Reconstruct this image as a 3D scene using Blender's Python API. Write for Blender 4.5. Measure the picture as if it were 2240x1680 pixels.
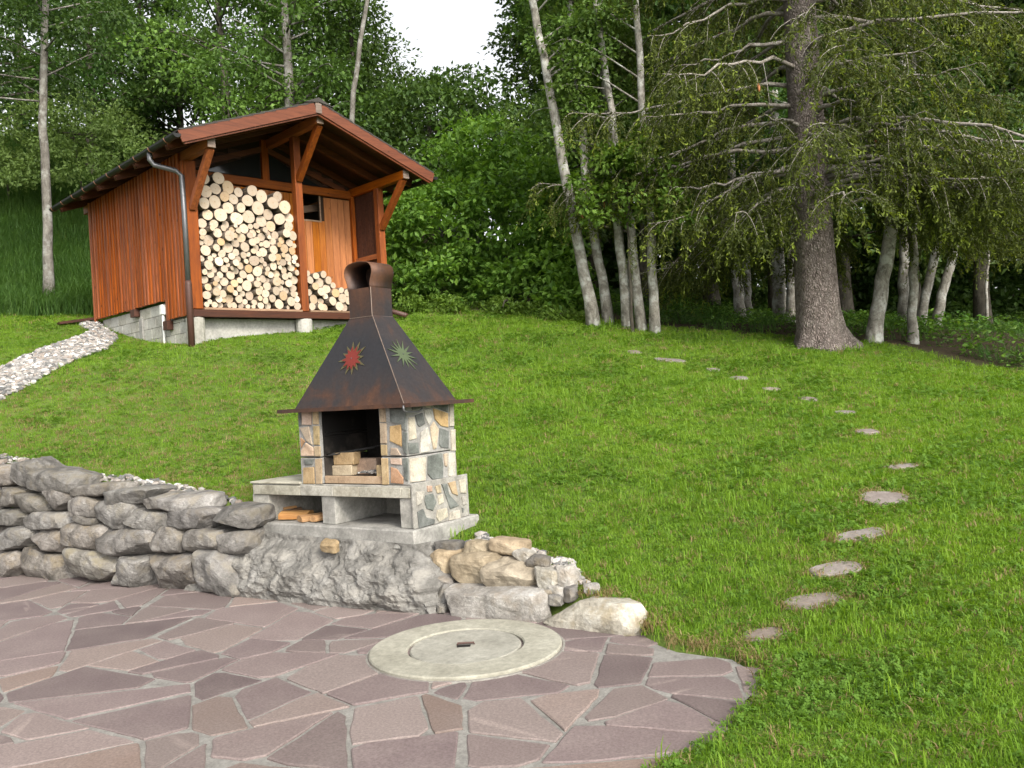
import bpy, bmesh, math, random
import numpy as np
from mathutils import Vector, Matrix, noise
for _o in list(bpy.data.objects): bpy.data.objects.remove(_o)
SC = bpy.context.scene
COL = SC.collection
# ------------------------------------------------------------------ camera, sky, sun, exposure
F_PX, ROLL, PITCH, EYE = 1883.9, 3.386, 0.378, 1.55
cam = bpy.data.cameras.new('camera'); camo = bpy.data.objects.new('camera', cam); COL.objects.link(camo)
cam.sensor_width = 36; cam.lens = F_PX / 2240 * 36; cam.clip_start = .05; cam.clip_end = 600
camo.matrix_world = Matrix.Translation((0, 0, EYE)) @ Matrix.Rotation(math.radians(90 + PITCH), 4, 'X') @ Matrix.Rotation(math.radians(-ROLL), 4, 'Z')
SC.camera = camo
SUN_AZ, SUN_EL = math.radians(152), math.radians(35)      # clockwise from +Y: behind the camera, to the right
w = bpy.data.worlds.new('World'); SC.world = w; w.use_nodes = True
wn, wl = w.node_tree.nodes, w.node_tree.links
bg = wn['Background']; sky = wn.new('ShaderNodeTexSky'); sky.sky_type = 'NISHITA'; sky.sun_disc = False
sky.sun_elevation = SUN_EL; sky.sun_rotation = SUN_AZ; sky.air_density = 1.0; sky.dust_density = 4.0; sky.ozone_density = 1.0
hs = wn.new('ShaderNodeHueSaturation'); hs.inputs['Saturation'].default_value = .12; hs.inputs['Value'].default_value = 1.2
wl.new(sky.outputs[0], hs.inputs['Color']); wl.new(hs.outputs[0], bg.inputs['Color']); bg.inputs['Strength'].default_value = .15
sun = bpy.data.lights.new('sun', 'SUN'); suno = bpy.data.objects.new('sun', sun); COL.objects.link(suno)
sun.energy = 1.5; sun.angle = math.radians(12); sun.color = (1, .91, .76)
suno.rotation_euler = Vector((-math.sin(SUN_AZ) * math.cos(SUN_EL), -math.cos(SUN_AZ) * math.cos(SUN_EL), -math.sin(SUN_EL))).to_track_quat('-Z', 'Y').to_euler()
SC.view_settings.view_transform = 'Standard'; SC.view_settings.look = 'None'; SC.view_settings.gamma = 1
SC.view_settings.use_curve_mapping = False; SC.view_settings.exposure = .92
SC.cycles.max_bounces = 6; SC.cycles.transparent_max_bounces = 8

# ------------------------------------------------------------------ helpers
rng = np.random.default_rng(7); R = random.Random(7)
def rot2(yaw): return math.cos(math.radians(yaw)), math.sin(math.radians(yaw))
def ray(px, py):
    A, B = px - 1120, 840 - py; c, s = rot2(ROLL); a, b = A * c + B * s, -A * s + B * c
    d = (a / F_PX, 1.0, b / F_PX); c, s = rot2(PITCH)
    return np.array([d[0], d[1] * c - d[2] * s, d[2] * c + d[1] * s])
EYEP = np.array([0, 0, EYE])
def at_z(px, py, z=0.0): d = ray(px, py); return EYEP + d * (z - EYE) / d[2]
def at_y(px, py, Y): d = ray(px, py); return EYEP + d * Y / d[1]
def on_plane(px, py, P0, n):
    d = ray(px, py); return EYEP + d * (np.dot(np.array(P0) - EYEP, n) / np.dot(d, n))
def link(name, me, mat=None, parent=None):
    o = bpy.data.objects.new(name, me); COL.objects.link(o)
    if mat is not None:
        for m in (mat if isinstance(mat, (list, tuple)) else [mat]): me.materials.append(m)
    if parent is not None: o.parent = parent
    return o
def tag(o, label=None, cat=None, group=None, kind=None):
    for k, v in (('label', label), ('category', cat), ('group', group), ('kind', kind)):
        if v: o[k] = v
    return o
def thing(name, label, cat, loc=(0, 0, 0), rz=0.0, group=None):
    o = bpy.data.objects.new(name, None); COL.objects.link(o); o.location = loc; o.rotation_euler.z = rz
    o.empty_display_size = .2
    return tag(o, label, cat, group)
def np_mesh(name, V, Fq, smooth=False, midx=None):
    """V (n,3), Fq (m,k) constant-size faces"""
    V = np.asarray(V, np.float32); Fq = np.asarray(Fq, np.int32); m, k = Fq.shape
    me = bpy.data.meshes.new(name); me.vertices.add(len(V)); me.vertices.foreach_set('co', V.ravel())
    me.loops.add(m * k); me.loops.foreach_set('vertex_index', Fq.ravel())
    me.polygons.add(m); me.polygons.foreach_set('loop_start', np.arange(0, m * k, k, dtype=np.int32))
    if midx is not None: me.polygons.foreach_set('material_index', np.asarray(midx, np.int32))
    me.polygons.foreach_set('use_smooth', np.full(m, bool(smooth)))
    me.update(calc_edges=True); return me
def py_mesh(name, V, Fl, smooth=False):
    me = bpy.data.meshes.new(name); me.from_pydata([tuple(map(float, v)) for v in V], [], [tuple(int(i) for i in f) for f in Fl]); me.update()
    if smooth: me.polygons.foreach_set('use_smooth', [True] * len(me.polygons))
    return me
BOXF = [(0, 3, 2, 1), (4, 5, 6, 7), (0, 1, 5, 4), (1, 2, 6, 5), (2, 3, 7, 6), (3, 0, 4, 7)]
class MB:
    def __init__(s): s.V = []; s.F = []
    def add(s, V, Fl):
        n = len(s.V); s.V += [tuple(map(float, v)) for v in V]; s.F += [tuple(int(i) + n for i in f) for f in Fl]; return s
    def box(s, x0, x1, y0, y1, z0, z1):
        return s.add([(x0, y0, z0), (x1, y0, z0), (x1, y1, z0), (x0, y1, z0), (x0, y0, z1), (x1, y0, z1), (x1, y1, z1), (x0, y1, z1)], BOXF)
    def beam(s, a, b, wd, ht, up=(0, 0, 1)):
        a, b = Vector(a), Vector(b); d = (b - a).normalized(); sd = d.cross(Vector(up)).normalized() * wd / 2; u = sd.cross(d).normalized() * ht / 2
        return s.add([a - sd - u, a + sd - u, b + sd - u, b - sd - u, a - sd + u, a + sd + u, b + sd + u, b - sd + u], BOXF)
    def tube(s, pts, rad, n=8, cap=True):
        V, Fl = tube(pts, rad, n, cap); return s.add(V, Fl)
    def build(s, name, mat, parent=None, smooth=False, bevel=0):
        o = link(name, py_mesh(name, s.V, s.F, smooth), mat, parent)
        if bevel:
            m = o.modifiers.new('bevel', 'BEVEL'); m.width = bevel; m.segments = 1; m.limit_method = 'ANGLE'
        return o
def tube(pts, rad, n=8, cap=True):
    pts = [Vector(p) for p in pts]; V = []; Fl = []; up = Vector((.31, .17, .93)); prev = None
    for i, p in enumerate(pts):
        d = (pts[min(i + 1, len(pts) - 1)] - pts[max(i - 1, 0)]).normalized()
        if prev is None:
            a = d.cross(up); a = a if a.length > .05 else d.cross(Vector((1, 0, 0))); a.normalize()
        else: a = (prev - d * prev.dot(d)).normalized()
        prev = a; b = d.cross(a); r = rad[i] if hasattr(rad, '__len__') else rad
        for k in range(n):
            t = 2 * math.pi * k / n; V.append(p + (a * math.cos(t) + b * math.sin(t)) * r)
    for i in range(len(pts) - 1):
        for k in range(n):
            k2 = (k + 1) % n; Fl.append((i * n + k, i * n + k2, (i + 1) * n + k2, (i + 1) * n + k))
    if cap: Fl.append(tuple(range(n - 1, -1, -1))); Fl.append(tuple((len(pts) - 1) * n + k for k in range(n)))
    return V, Fl
def prism(poly, thick, axis_fn, taper=.006):
    """poly: list of (a,b); axis_fn(a,b,h)->xyz ; slab of given thickness with a small chamfer"""
    n = len(poly); ca = sum(p[0] for p in poly) / n; cb = sum(p[1] for p in poly) / n
    def shr(p, t):
        d = math.hypot(p[0] - ca, p[1] - cb) or 1; k = max(0, 1 - t / d); return ca + (p[0] - ca) * k, cb + (p[1] - cb) * k
    V = [axis_fn(*p, -.004) for p in poly] + [axis_fn(*p, thick - taper * .6) for p in poly] + [axis_fn(*shr(p, taper), thick) for p in poly]
    Fl = [tuple(range(n - 1, -1, -1)), tuple(range(2 * n, 3 * n))]
    for l in (0, 1):
        for k in range(n): k2 = (k + 1) % n; Fl.append((l * n + k, l * n + k2, (l + 1) * n + k2, (l + 1) * n + k))
    return V, Fl
# ------------------------------------------------------------------ materials
class NT:
    def __init__(s, name):
        s.m = bpy.data.materials.new(name); s.m.use_nodes = True; s.t = s.m.node_tree; s.t.nodes.clear()
        s.out = s.n('OutputMaterial'); s.x = 0
    def n(s, t, **kw):
        nd = s.t.nodes.new('ShaderNode' + t)
        for k, v in kw.items():
            if k in nd.inputs: nd.inputs[k].default_value = v
            else: setattr(nd, k, v)
        return nd
    def l(s, a, b): s.t.links.new(a, b)
    def coords(s, kind='Object', scale=(1, 1, 1)):
        tc = s.n('TexCoord'); mp = s.n('Mapping'); mp.inputs['Scale'].default_value = scale
        if kind == 'World': s.l(s.n('NewGeometry').outputs['Position'], mp.inputs['Vector'])
        else: s.l(tc.outputs[kind], mp.inputs['Vector'])
        return mp.outputs[0]
    def noise(s, vec, scale, detail=4, rough=.55, dist=0.0):
        nd = s.n('TexNoise'); nd.inputs['Scale'].default_value = scale; nd.inputs['Detail'].default_value = detail
        nd.inputs['Roughness'].default_value = rough; nd.inputs['Distortion'].default_value = dist
        s.l(vec, nd.inputs['Vector']); return nd.outputs['Fac']
    def ramp(s, fac, stops):
        r = s.n('ValToRGB'); e = r.color_ramp.elements
        while len(e) < len(stops): e.new(.5)
        for i, (p, c) in enumerate(stops):
            e[i].position = p; e[i].color = (c, c, c, 1) if isinstance(c, (int, float)) else (*c, 1)
        s.l(fac, r.inputs[0]); return r.outputs[0]
    def mix(s, fac, a, b, mode='MIX'):
        m = s.n('MixRGB', blend_type=mode)
        for v, i in ((fac, 0), (a, 1), (b, 2)):
            if hasattr(v, 'links') or hasattr(v, 'is_linked'): s.l(v, m.inputs[i])
            elif i == 0: m.inputs[0].default_value = v
            else: m.inputs[i].default_value = (*v, 1) if len(v) == 3 else v
        return m.outputs[0]
    def math(s, op, a, b=None):
        m = s.n('Math', operation=op)
        for v, i in ((a, 0), (b, 1)):
            if v is None: continue
            if hasattr(v, 'is_linked'): s.l(v, m.inputs[i])
            else: m.inputs[i].default_value = v
        return m.outputs[0]
    def hsv(s, col, h=.5, sa=1.0, v=1.0):
        nd = s.n('HueSaturation'); s.l(col, nd.inputs['Color'])
        for k, x in (('Hue', h), ('Saturation', sa), ('Value', v)):
            if hasattr(x, 'is_linked'): s.l(x, nd.inputs[k])
            else: nd.inputs[k].default_value = x
        return nd.outputs[0]
    def rnd(s): return s.n('ObjectInfo').outputs['Random']
    def island(s): return s.n('NewGeometry').outputs['Random Per Island']
    def remap(s, v, lo, hi): return s.math('ADD', s.math('MULTIPLY', v, hi - lo), lo)
    def bump(s, h, strength=.3, dist=.01):
        b = s.n('Bump'); b.inputs['Strength'].default_value = strength; b.inputs['Distance'].default_value = dist; s.l(h, b.inputs['Height']); return b.outputs[0]
    def surf(s, col, rough=.8, nrm=None, spec=.3, metal=0.0):
        p = s.n('BsdfPrincipled')
        if hasattr(col, 'is_linked'): s.l(col, p.inputs['Base Color'])
        else: p.inputs['Base Color'].default_value = (*col, 1)
        if hasattr(rough, 'is_linked'): s.l(rough, p.inputs['Roughness'])
        else: p.inputs['Roughness'].default_value = rough
        p.inputs['Specular IOR Level'].default_value = spec; p.inputs['Metallic'].default_value = metal
        if nrm is not None: s.l(nrm, p.inputs['Normal'])
        s.l(p.outputs[0], s.out.inputs[0]); return s.m
def m_stone(name, dark, mid, light, scale=3.0, vary=.3, hue=.03, bump=.5, rough=.9, lichen=None, bdist=.012):
    t = NT(name); c = t.coords('Object'); n1 = t.noise(c, scale, 8, .65, .4); n2 = t.noise(c, scale * 9, 6, .7)
    col = t.ramp(n1, [(.3, dark), (.5, mid), (.72, light)])
    col = t.mix(.35, col, t.ramp(n2, [(.3, .15), (.7, .85)]), 'OVERLAY')
    if lichen: col = t.mix(t.ramp(t.noise(c, scale * 1.6, 5), [(.52, 0.), (.66, .8)]), col, lichen)
    r = t.rnd(); col = t.hsv(col, t.remap(r, .5 - hue, .5 + hue), t.remap(t.math('FRACT', t.math('MULTIPLY', r, 7.3)), .7, 1.3), t.remap(t.math('FRACT', t.math('MULTIPLY', r, 13.7)), 1 - vary, 1 + vary))
    return t.surf(col, rough, t.bump(t.math('ADD', n1, t.math('MULTIPLY', n2, .35)), bump, bdist))
def m_wood(name, dark, light, axis='Z', rough=.6, vary=.25, scale=1.0, knots=True, spec=.3):
    st = {'Z': (9, 9, .7), 'X': (.7, 9, 9), 'Y': (9, .7, 9)}[axis]
    t = NT(name); c0 = t.coords('Object', tuple(k * scale for k in st)); ad = t.n('VectorMath', operation='ADD'); t.l(c0, ad.inputs[0])
    cb = t.n('CombineXYZ'); r = t.rnd(); t.l(t.math('MULTIPLY', r, 61.), cb.inputs[0]); t.l(t.math('MULTIPLY', r, 37.), cb.inputs[2]); t.l(cb.outputs[0], ad.inputs[1])
    c = ad.outputs[0]; n1 = t.noise(c, 2.2, 6, .6, .6); n2 = t.noise(c, 9, 4, .6)
    col = t.ramp(n1, [(.3, dark), (.7, light)]); col = t.mix(.3, col, t.ramp(n2, [(.3, .2), (.7, .8)]), 'OVERLAY')
    if knots:
        ck = t.coords('Object', tuple(3.0 if k > 5 else 1.3 for k in st)); vo = t.n('TexVoronoi'); vo.inputs['Scale'].default_value = 2.6; t.l(ck, vo.inputs['Vector'])
        col = t.mix(t.ramp(vo.outputs['Distance'], [(.06, .8), (.11, 0.)]), col, tuple(x * .35 for x in dark))
    col = t.hsv(col, .5, t.remap(r, .9, 1.1), t.remap(t.math('FRACT', t.math('MULTIPLY', r, 9.1)), 1 - vary, 1 + vary))
    return t.surf(col, rough, t.bump(t.math('ADD', n1, n2), .25, .004), spec)
def m_leaf(name, c0, c1, c2, trans=.35, vary=.25, rough=.55):
    t = NT(name); g = t.island(); r = t.rnd(); pos = t.coords('World', (1, 1, 1))
    n = t.noise(pos, .9, 3); f = t.math('ADD', t.math('MULTIPLY', g, .55), t.math('MULTIPLY', n, .45))
    col = t.ramp(f, [(.2, c0), (.5, c1), (.8, c2)]); col = t.hsv(col, t.remap(r, .49, .515), 1., t.remap(t.math('FRACT', t.math('MULTIPLY', r, 5.7)), 1 - vary, 1 + vary))
    p = t.n('BsdfPrincipled'); t.l(col, p.inputs['Base Color']); p.inputs['Roughness'].default_value = rough; p.inputs['Specular IOR Level'].default_value = .3
    tr = t.n('BsdfTranslucent'); t.l(t.hsv(col, .49, 1.1, 1.3), tr.inputs['Color'])
    mx = t.n('MixShader'); mx.inputs[0].default_value = trans; t.l(p.outputs[0], mx.inputs[1]); t.l(tr.outputs[0], mx.inputs[2]); t.l(mx.outputs[0], t.out.inputs[0])
    return t.m
def m_bark(name, dark, mid, light, zs=.35, scale=6, lichen=None, bump=.7):
    t = NT(name); c = t.coords('Object', (1, 1, zs)); n1 = t.noise(c, scale, 8, .7, .8); n2 = t.noise(t.coords('Object'), scale * 3, 5, .7)
    col = t.ramp(n1, [(.32, dark), (.5, mid), (.68, light)])
    if lichen: col = t.mix(t.ramp(t.noise(t.coords('Object'), 4, 5, .65), [(.5, 0.), (.62, .75)]), col, lichen)
    col = t.mix(.3, col, t.ramp(n2, [(.3, .2), (.7, .8)]), 'OVERLAY')
    return t.surf(col, .95, t.bump(t.math('ADD', n1, t.math('MULTIPLY', n2, .5)), bump, .02), .1)

M = {}
M['stain'] = m_wood('orange stained boards', (.145, .035, .009), (.32, .083, .015))
M['stain_x'] = m_wood('orange stained beam', (.18, .05, .014), (.34, .10, .022), 'X')
M['stain_y'] = m_wood('orange stained purlin', (.18, .05, .014), (.34, .10, .022), 'Y')
M['fascia'] = m_wood('reddish brown fascia', (.085, .026, .013), (.155, .047, .021), 'X', vary=.1)
M['door'] = m_wood('amber boards', (.26, .075, .014), (.44, .15, .026), vary=.18)
M['darkwood'] = m_wood('dark brown wood', (.035, .014, .009), (.085, .03, .016), 'X')
M['shadetimber'] = m_wood('shade darkened timber', (.06, .02, .01), (.13, .042, .016), 'X')  # rafters and struts: timber colour darkened to carry the shade under the roof
M['greywood'] = m_wood('weathered beam end', (.10, .07, .055), (.19, .14, .11), 'X')
M['rawwood'] = m_wood('raw grey plank', (.15, .085, .05), (.3, .19, .12), 'X')
M['split'] = m_wood('split firewood', (.28, .14, .06), (.5, .3, .14), 'X', knots=False)
M['concrete'] = m_stone('concrete', (.22, .21, .19), (.32, .31, .28), (.42, .40, .36), 2.5, .08, .004, .25)
M['block'] = m_stone('concrete block', (.24, .23, .20), (.36, .35, .31), (.46, .44, .40), 3.5, .10, .004, .25)
M['bbqcon'] = m_stone('stained barbecue concrete', (.15, .145, .13), (.27, .26, .235), (.40, .385, .345), 4.5, .10, .004, .3)
M['slabtile'] = m_stone('pale slab tile', (.17, .155, .125), (.32, .305, .26), (.42, .4, .345), 6, .08, .006, .2)
M['lid'] = m_stone('smooth concrete ring', (.22, .212, .178), (.285, .276, .235), (.34, .33, .285), 3, .06, .003, .12)
M['mortar'] = m_stone('paving mortar', (.14, .132, .118), (.205, .194, .174), (.27, .26, .232), 9, .05, .003, .6)
M['grout'] = m_stone('veneer grout', (.16, .153, .138), (.24, .23, .21), (.32, .31, .285), 10, .05, .003, .6)
M['rock'] = m_stone('grey limestone', (.06, .055, .049), (.15, .139, .126), (.285, .27, .25), 4.5, .24, .012, .9, lichen=(.19, .165, .125), bdist=.03)
M['rocktan'] = m_stone('tan sandstone', (.14, .108, .068), (.255, .205, .14), (.36, .305, .22), 3.2, .12, .008, .7, bdist=.02)
M['rockpale'] = m_stone('pale limestone', (.16, .142, .118), (.31, .288, .25), (.48, .46, .42), 5, .1, .01, .9, lichen=(.25, .21, .155), bdist=.025)
M['mortrock'] = m_stone('mortared rock face', (.075, .069, .06), (.165, .155, .138), (.29, .277, .253), 3.4, .05, .004, .9, lichen=(.27, .25, .215), bdist=.03)
M['gravel'] = m_stone('gravel', (.12, .12, .12), (.26, .25, .24), (.45, .43, .4), 6, .1, .01, .3)
def m_gravel(name, pale):
    t = NT(name); g = t.island(); col = t.ramp(g, [(0., (.09, .09, .088)), (.35, (.2, .195, .185)), (.6, (.31, .29, .27)), (.8, (.25, .2, .16)), (.97, (.62, .6, .56))])
    n = t.noise(t.coords('Object'), 30, 4); col = t.mix(.4, col, t.ramp(n, [(.3, .2), (.7, .8)]), 'OVERLAY'); col = t.hsv(col, .5, .9, pale)
    return t.surf(col, .9, t.bump(n, .4, .01))
M['gravel'] = m_gravel('grey gravel', .8); M['gravelpath'] = m_gravel('pale gravel', 1.0)
def m_flag():
    t = NT('porphyry flagstone'); c = t.coords('Object'); r = t.rnd(); r2 = t.math('FRACT', t.math('MULTIPLY', r, 11.3)); r3 = t.math('FRACT', t.math('MULTIPLY', r, 29.7))
    base = t.ramp(r, [(0., (.125, .088, .085)), (.3, (.16, .115, .108)), (.55, (.18, .133, .118)), (.8, (.20, .155, .135)), (.95, (.19, .13, .095))])
    n1 = t.noise(c, 2.5, 5, .6, .5); n2 = t.noise(c, 70, 3, .8)
    cb = t.n('CombineXYZ'); t.l(t.math('MULTIPLY', r2, 40.), cb.inputs[0]); ad = t.n('VectorMath', operation='ADD'); rt = t.n('VectorRotate'); rt.rotation_type = 'Z_AXIS'
    t.l(c, rt.inputs['Vector']); t.l(t.math('MULTIPLY', r2, 6.28), rt.inputs['Angle']); t.l(rt.outputs[0], ad.inputs[0]); t.l(cb.outputs[0], ad.inputs[1])
    mp = t.n('Mapping'); mp.inputs['Scale'].default_value = (1, 7, 1); t.l(ad.outputs[0], mp.inputs[0]); n3 = t.noise(mp.outputs[0], 1.1, 3, .5, .4)
    col = t.mix(t.ramp(n1, [(.35, 0.), (.7, .45)]), base, (.24, .19, .165))
    col = t.mix(t.math('MULTIPLY', t.ramp(n3, [(.62, 0.), (.7, .55)]), t.ramp(r3, [(.45, 0.), (.6, 1.)])), col, (.3, .235, .2))
    col = t.mix(.42, col, t.ramp(n2, [(.3, .15), (.7, .85)]), 'OVERLAY'); col = t.hsv(col, .49, .8, t.remap(r2, .76, 1.12))
    return t.surf(col, t.remap(n1, .55, .8), t.bump(t.math('ADD', n1, t.math('MULTIPLY', n2, .25)), .35, .006), .35)
M['flag'] = m_flag()
M['step'] = m_stone('stepping stone', (.13, .108, .092), (.2, .17, .15), (.26, .23, .205), 4, .1, .008, .3)
def m_veneer(name, a, b): return m_stone(name, tuple(x * .55 for x in a), a, b, 9, .14, .01, .4, bdist=.006)
M['vtan'] = m_veneer('tan slate', (.34, .26, .16), (.43, .345, .225)); M['vcream'] = m_veneer('cream slate', (.4, .37, .31), (.52, .485, .42))
M['vgreen'] = m_veneer('grey green slate', (.115, .122, .112), (.195, .205, .19)); M['vorange'] = m_veneer('orange slate', (.33, .195, .105), (.4, .26, .16))
M['vpink'] = m_veneer('pinkish slate', (.36, .27, .205), (.45, .36, .29)); M['brick'] = m_veneer('yellow brick', (.35, .26, .145), (.43, .34, .21))
def m_soot():
    t = NT('sooty brick'); c = t.coords('Object'); n = t.noise(c, 6, 6, .65)
    sp = t.n('SeparateXYZ'); t.l(c, sp.inputs[0])
    col = t.ramp(t.math('ADD', n, t.math('MULTIPLY', sp.outputs[2], -.75)), [(.02, (.012, .011, .010)), (.3, (.05, .042, .036)), (.48, (.2, .165, .13))])
    return t.surf(col, .95, t.bump(n, .4, .01), .1)
M['soot'] = m_soot()
def m_hood():
    t = NT('rusted steel hood'); c = t.coords('Object'); n1 = t.noise(c, 2.2, 6, .6, .6); n2 = t.noise(t.coords('Object', (6, 6, .8)), 3, 5, .6); n3 = t.noise(c, 40, 4, .7)
    sp = t.n('SeparateXYZ'); t.l(c, sp.inputs[0])
    rust = t.math('ADD', t.math('MULTIPLY', n1, .9), t.math('MULTIPLY', t.math('ABSOLUTE', t.math('SUBTRACT', sp.outputs[2], 1.38)), .62))
    f = t.math('ADD', rust, t.math('MULTIPLY', n2, .25))
    col = t.ramp(f, [(.58, (.024, .023, .026)), (.74, (.032, .026, .026)), (.88, (.062, .032, .022)), (1.02, (.10, .046, .025))])
    col = t.mix(.35, col, t.ramp(n3, [(.3, .25), (.7, .75)]), 'OVERLAY')
    return t.surf(col, t.ramp(n1, [(.3, .45), (.7, .7)]), t.bump(n3, .15, .003), .35, .2)
M['hood'] = m_hood()
def m_plain(name, col, rough=.6, spec=.4, metal=0., var=.15, sc=8):
    t = NT(name); n = t.noise(t.coords('Object'), sc, 5, .6); c = t.hsv(t.mix(0., col, col), .5, 1., t.remap(n, 1 - var * 2, 1 + var * 2))
    return t.surf(c, rough, t.bump(n, .1, .004), spec, metal)
M['weld'] = m_plain('worn weld seam', (.2, .15, .12), .5, .5, .5)
M['starred'] = m_plain('red painted steel', (.14, .016, .010), .65); M['stargreen'] = m_plain('green painted steel', (.055, .075, .036), .65); M['starolive'] = m_plain('olive painted steel', (.08, .07, .03), .6)
M['black'] = m_plain('blackened steel', (.02, .019, .018), .5, .4, .5); M['iron'] = m_plain('brown cast iron', (.07, .032, .024), .55)
M['zinc'] = m_plain('grey zinc', (.13, .13, .135), .42, .5, .6); M['gutter'] = m_plain('dark gutter', (.014, .014, .014), .55, .35, .2)
M['copper'] = m_plain('copper brown bracket', (.16, .065, .03), .5); M['white'] = m_plain('white plastic', (.75, .75, .72), .4)
M['roof'] = m_plain('dark roofing', (.055, .05, .045), .9, .2); M['cavity'] = m_plain('unlit wood', (.04, .025, .017), .9, .1)
M['ash'] = m_gravel('ash', .75)
M['glass'] = m_plain('dark window glass', (.015, .017, .017), .08, .5, 0, .02)
def m_log(end):
    t = NT('cut log end' if end else 'log bark'); r = t.rnd(); c = t.coords('Object')
    if not end:
        n = t.noise(t.coords('Object', (4, 1.2, 4)), 3, 6, .7); col = t.ramp(n, [(.3, (.06, .045, .034)), (.5, (.17, .135, .105)), (.7, (.34, .30, .25))])
        return t.surf(t.hsv(col, .5, 1., t.remap(r, .7, 1.25)), .9, t.bump(n, .5, .02), .15)
    sp = t.n('SeparateXYZ'); t.l(c, sp.inputs[0]); cx = t.n('CombineXYZ'); t.l(sp.outputs[0], cx.inputs[0]); t.l(sp.outputs[2], cx.inputs[2])
    cb = t.n('CombineXYZ'); t.l(t.math('MULTIPLY', r, 50.), cb.inputs[1]); ad = t.n('VectorMath', operation='ADD'); t.l(cx.outputs[0], ad.inputs[0]); t.l(cb.outputs[0], ad.inputs[1])
    n = t.noise(ad.outputs[0], 1.6, 4, .6); ln = t.n('VectorMath', operation='LENGTH'); t.l(cx.outputs[0], ln.inputs[0]); rad = ln.outputs['Value']
    ring = t.math('SINE', t.math('ADD', t.math('MULTIPLY', rad, 34.), t.math('MULTIPLY', n, 9.)))
    base = t.ramp(r, [(0., (.42, .31, .21)), (.4, (.49, .395, .295)), (.75, (.55, .475, .38)), (1., (.42, .3, .19))])
    col = t.mix(t.ramp(n, [(.45, 0.), (.75, .5)]), base, (.45, .27, .13)); col = t.mix(t.math('MULTIPLY', t.math('ADD', ring, 1.), .07), col, (.4, .25, .13))
    col = t.mix(t.ramp(rad, [(.05, .65), (.12, 0.)]), col, (.3, .17, .08)); col = t.mix(t.ramp(rad, [(.9, 0.), (.97, .6)]), col, (.3, .22, .15))
    ang = t.math('ARCTAN2', sp.outputs[0], sp.outputs[2]); cr = t.math('ABSOLUTE', t.math('SUBTRACT', t.math('FRACT', t.math('ADD', t.math('MULTIPLY', ang, .477), t.math('MULTIPLY', r, 9.))), .5))
    col = t.mix(t.math('MULTIPLY', t.ramp(cr, [(.01, .7), (.022, 0.)]), t.ramp(t.math('FRACT', t.math('MULTIPLY', r, 17.)), [(.5, 0.), (.6, 1.)])), col, (.2, .12, .07))
    return t.surf(t.hsv(col, .5, t.remap(r, .75, 1.1), t.remap(t.math('FRACT', t.math('MULTIPLY', r, 23.)), .78, 1.08)), .8, None, .2)
M['logbark'] = m_log(False); M['logend'] = m_log(True)
M['bark_birch'] = m_bark('pale alder bark', (.07, .062, .05), (.21, .195, .168), (.38, .365, .33), .6, 6, (.46, .465, .43))
M['bark_spruce'] = m_bark('spruce bark', (.045, .035, .03), (.14, .112, .10), (.25, .215, .2), .5, 15, (.2, .185, .165), 1.)
def m_spruce():
    t = NT('scaly spruce bark'); c = t.coords('Object', (1, 1, .4)); n = t.noise(t.coords('Object'), 9, 6, .7); n0 = t.noise(c, 2.5, 4, .6)
    vo = t.n('TexVoronoi'); vo.feature = 'DISTANCE_TO_EDGE'; vo.inputs['Scale'].default_value = 34; ad = t.n('VectorMath', operation='ADD'); t.l(c, ad.inputs[0]); sc = t.n('VectorMath', operation='SCALE'); nn = t.n('TexNoise'); nn.inputs['Scale'].default_value = 11; t.l(c, nn.inputs['Vector']); t.l(nn.outputs['Color'], sc.inputs[0]); sc.inputs['Scale'].default_value = .09; t.l(sc.outputs[0], ad.inputs[1]); t.l(ad.outputs[0], vo.inputs['Vector'])
    col = t.ramp(n, [(.3, (.12, .096, .086)), (.5, (.225, .187, .17)), (.7, (.34, .295, .27))]); col = t.mix(t.ramp(n0, [(.5, 0.), (.7, .5)]), col, (.17, .165, .14))
    crack = t.ramp(vo.outputs['Distance'], [(.02, .55), (.14, 0.)]); col = t.mix(crack, col, (.035, .027, .023))
    return t.surf(col, .95, t.bump(t.math('ADD', t.math('MULTIPLY', vo.outputs['Distance'], 3.), n), 1., .025), .1)
M['bark_spruce'] = m_spruce()
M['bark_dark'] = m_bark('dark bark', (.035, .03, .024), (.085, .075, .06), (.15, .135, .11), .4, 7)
M['bark_grey'] = m_bark('grey bark', (.06, .053, .045), (.14, .128, .11), (.23, .215, .19), .5, 6, (.27, .27, .245))
M['branch'] = m_bark('lichened spruce branch', (.12, .10, .085), (.24, .215, .19), (.42, .4, .37), 1, 14)
M['leaf_maple'] = m_leaf('maple leaf', (.05, .118, .016), (.088, .185, .025), (.145, .265, .04), .4)
M['leaf_birch'] = m_leaf('light leaf', (.075, .135, .024), (.115, .195, .036), (.17, .27, .055), .4)
M['leaf_pale'] = m_leaf('pale leaf', (.11, .175, .045), (.155, .235, .06), (.21, .3, .085), .45)
M['leaf_alder'] = m_leaf('alder leaf', (.07, .145, .018), (.11, .205, .026), (.165, .285, .045))
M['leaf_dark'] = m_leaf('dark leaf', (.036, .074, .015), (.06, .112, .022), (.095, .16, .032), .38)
M['needle'] = m_leaf('spruce needle', (.05, .068, .012), (.09, .114, .02), (.138, .165, .03), .38)
M['needletip'] = m_leaf('young spruce needle', (.16, .21, .026), (.22, .28, .035), (.28, .34, .05), .4)
M['cone'] = m_plain('spruce cone', (.33, .13, .05), .7)
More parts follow.
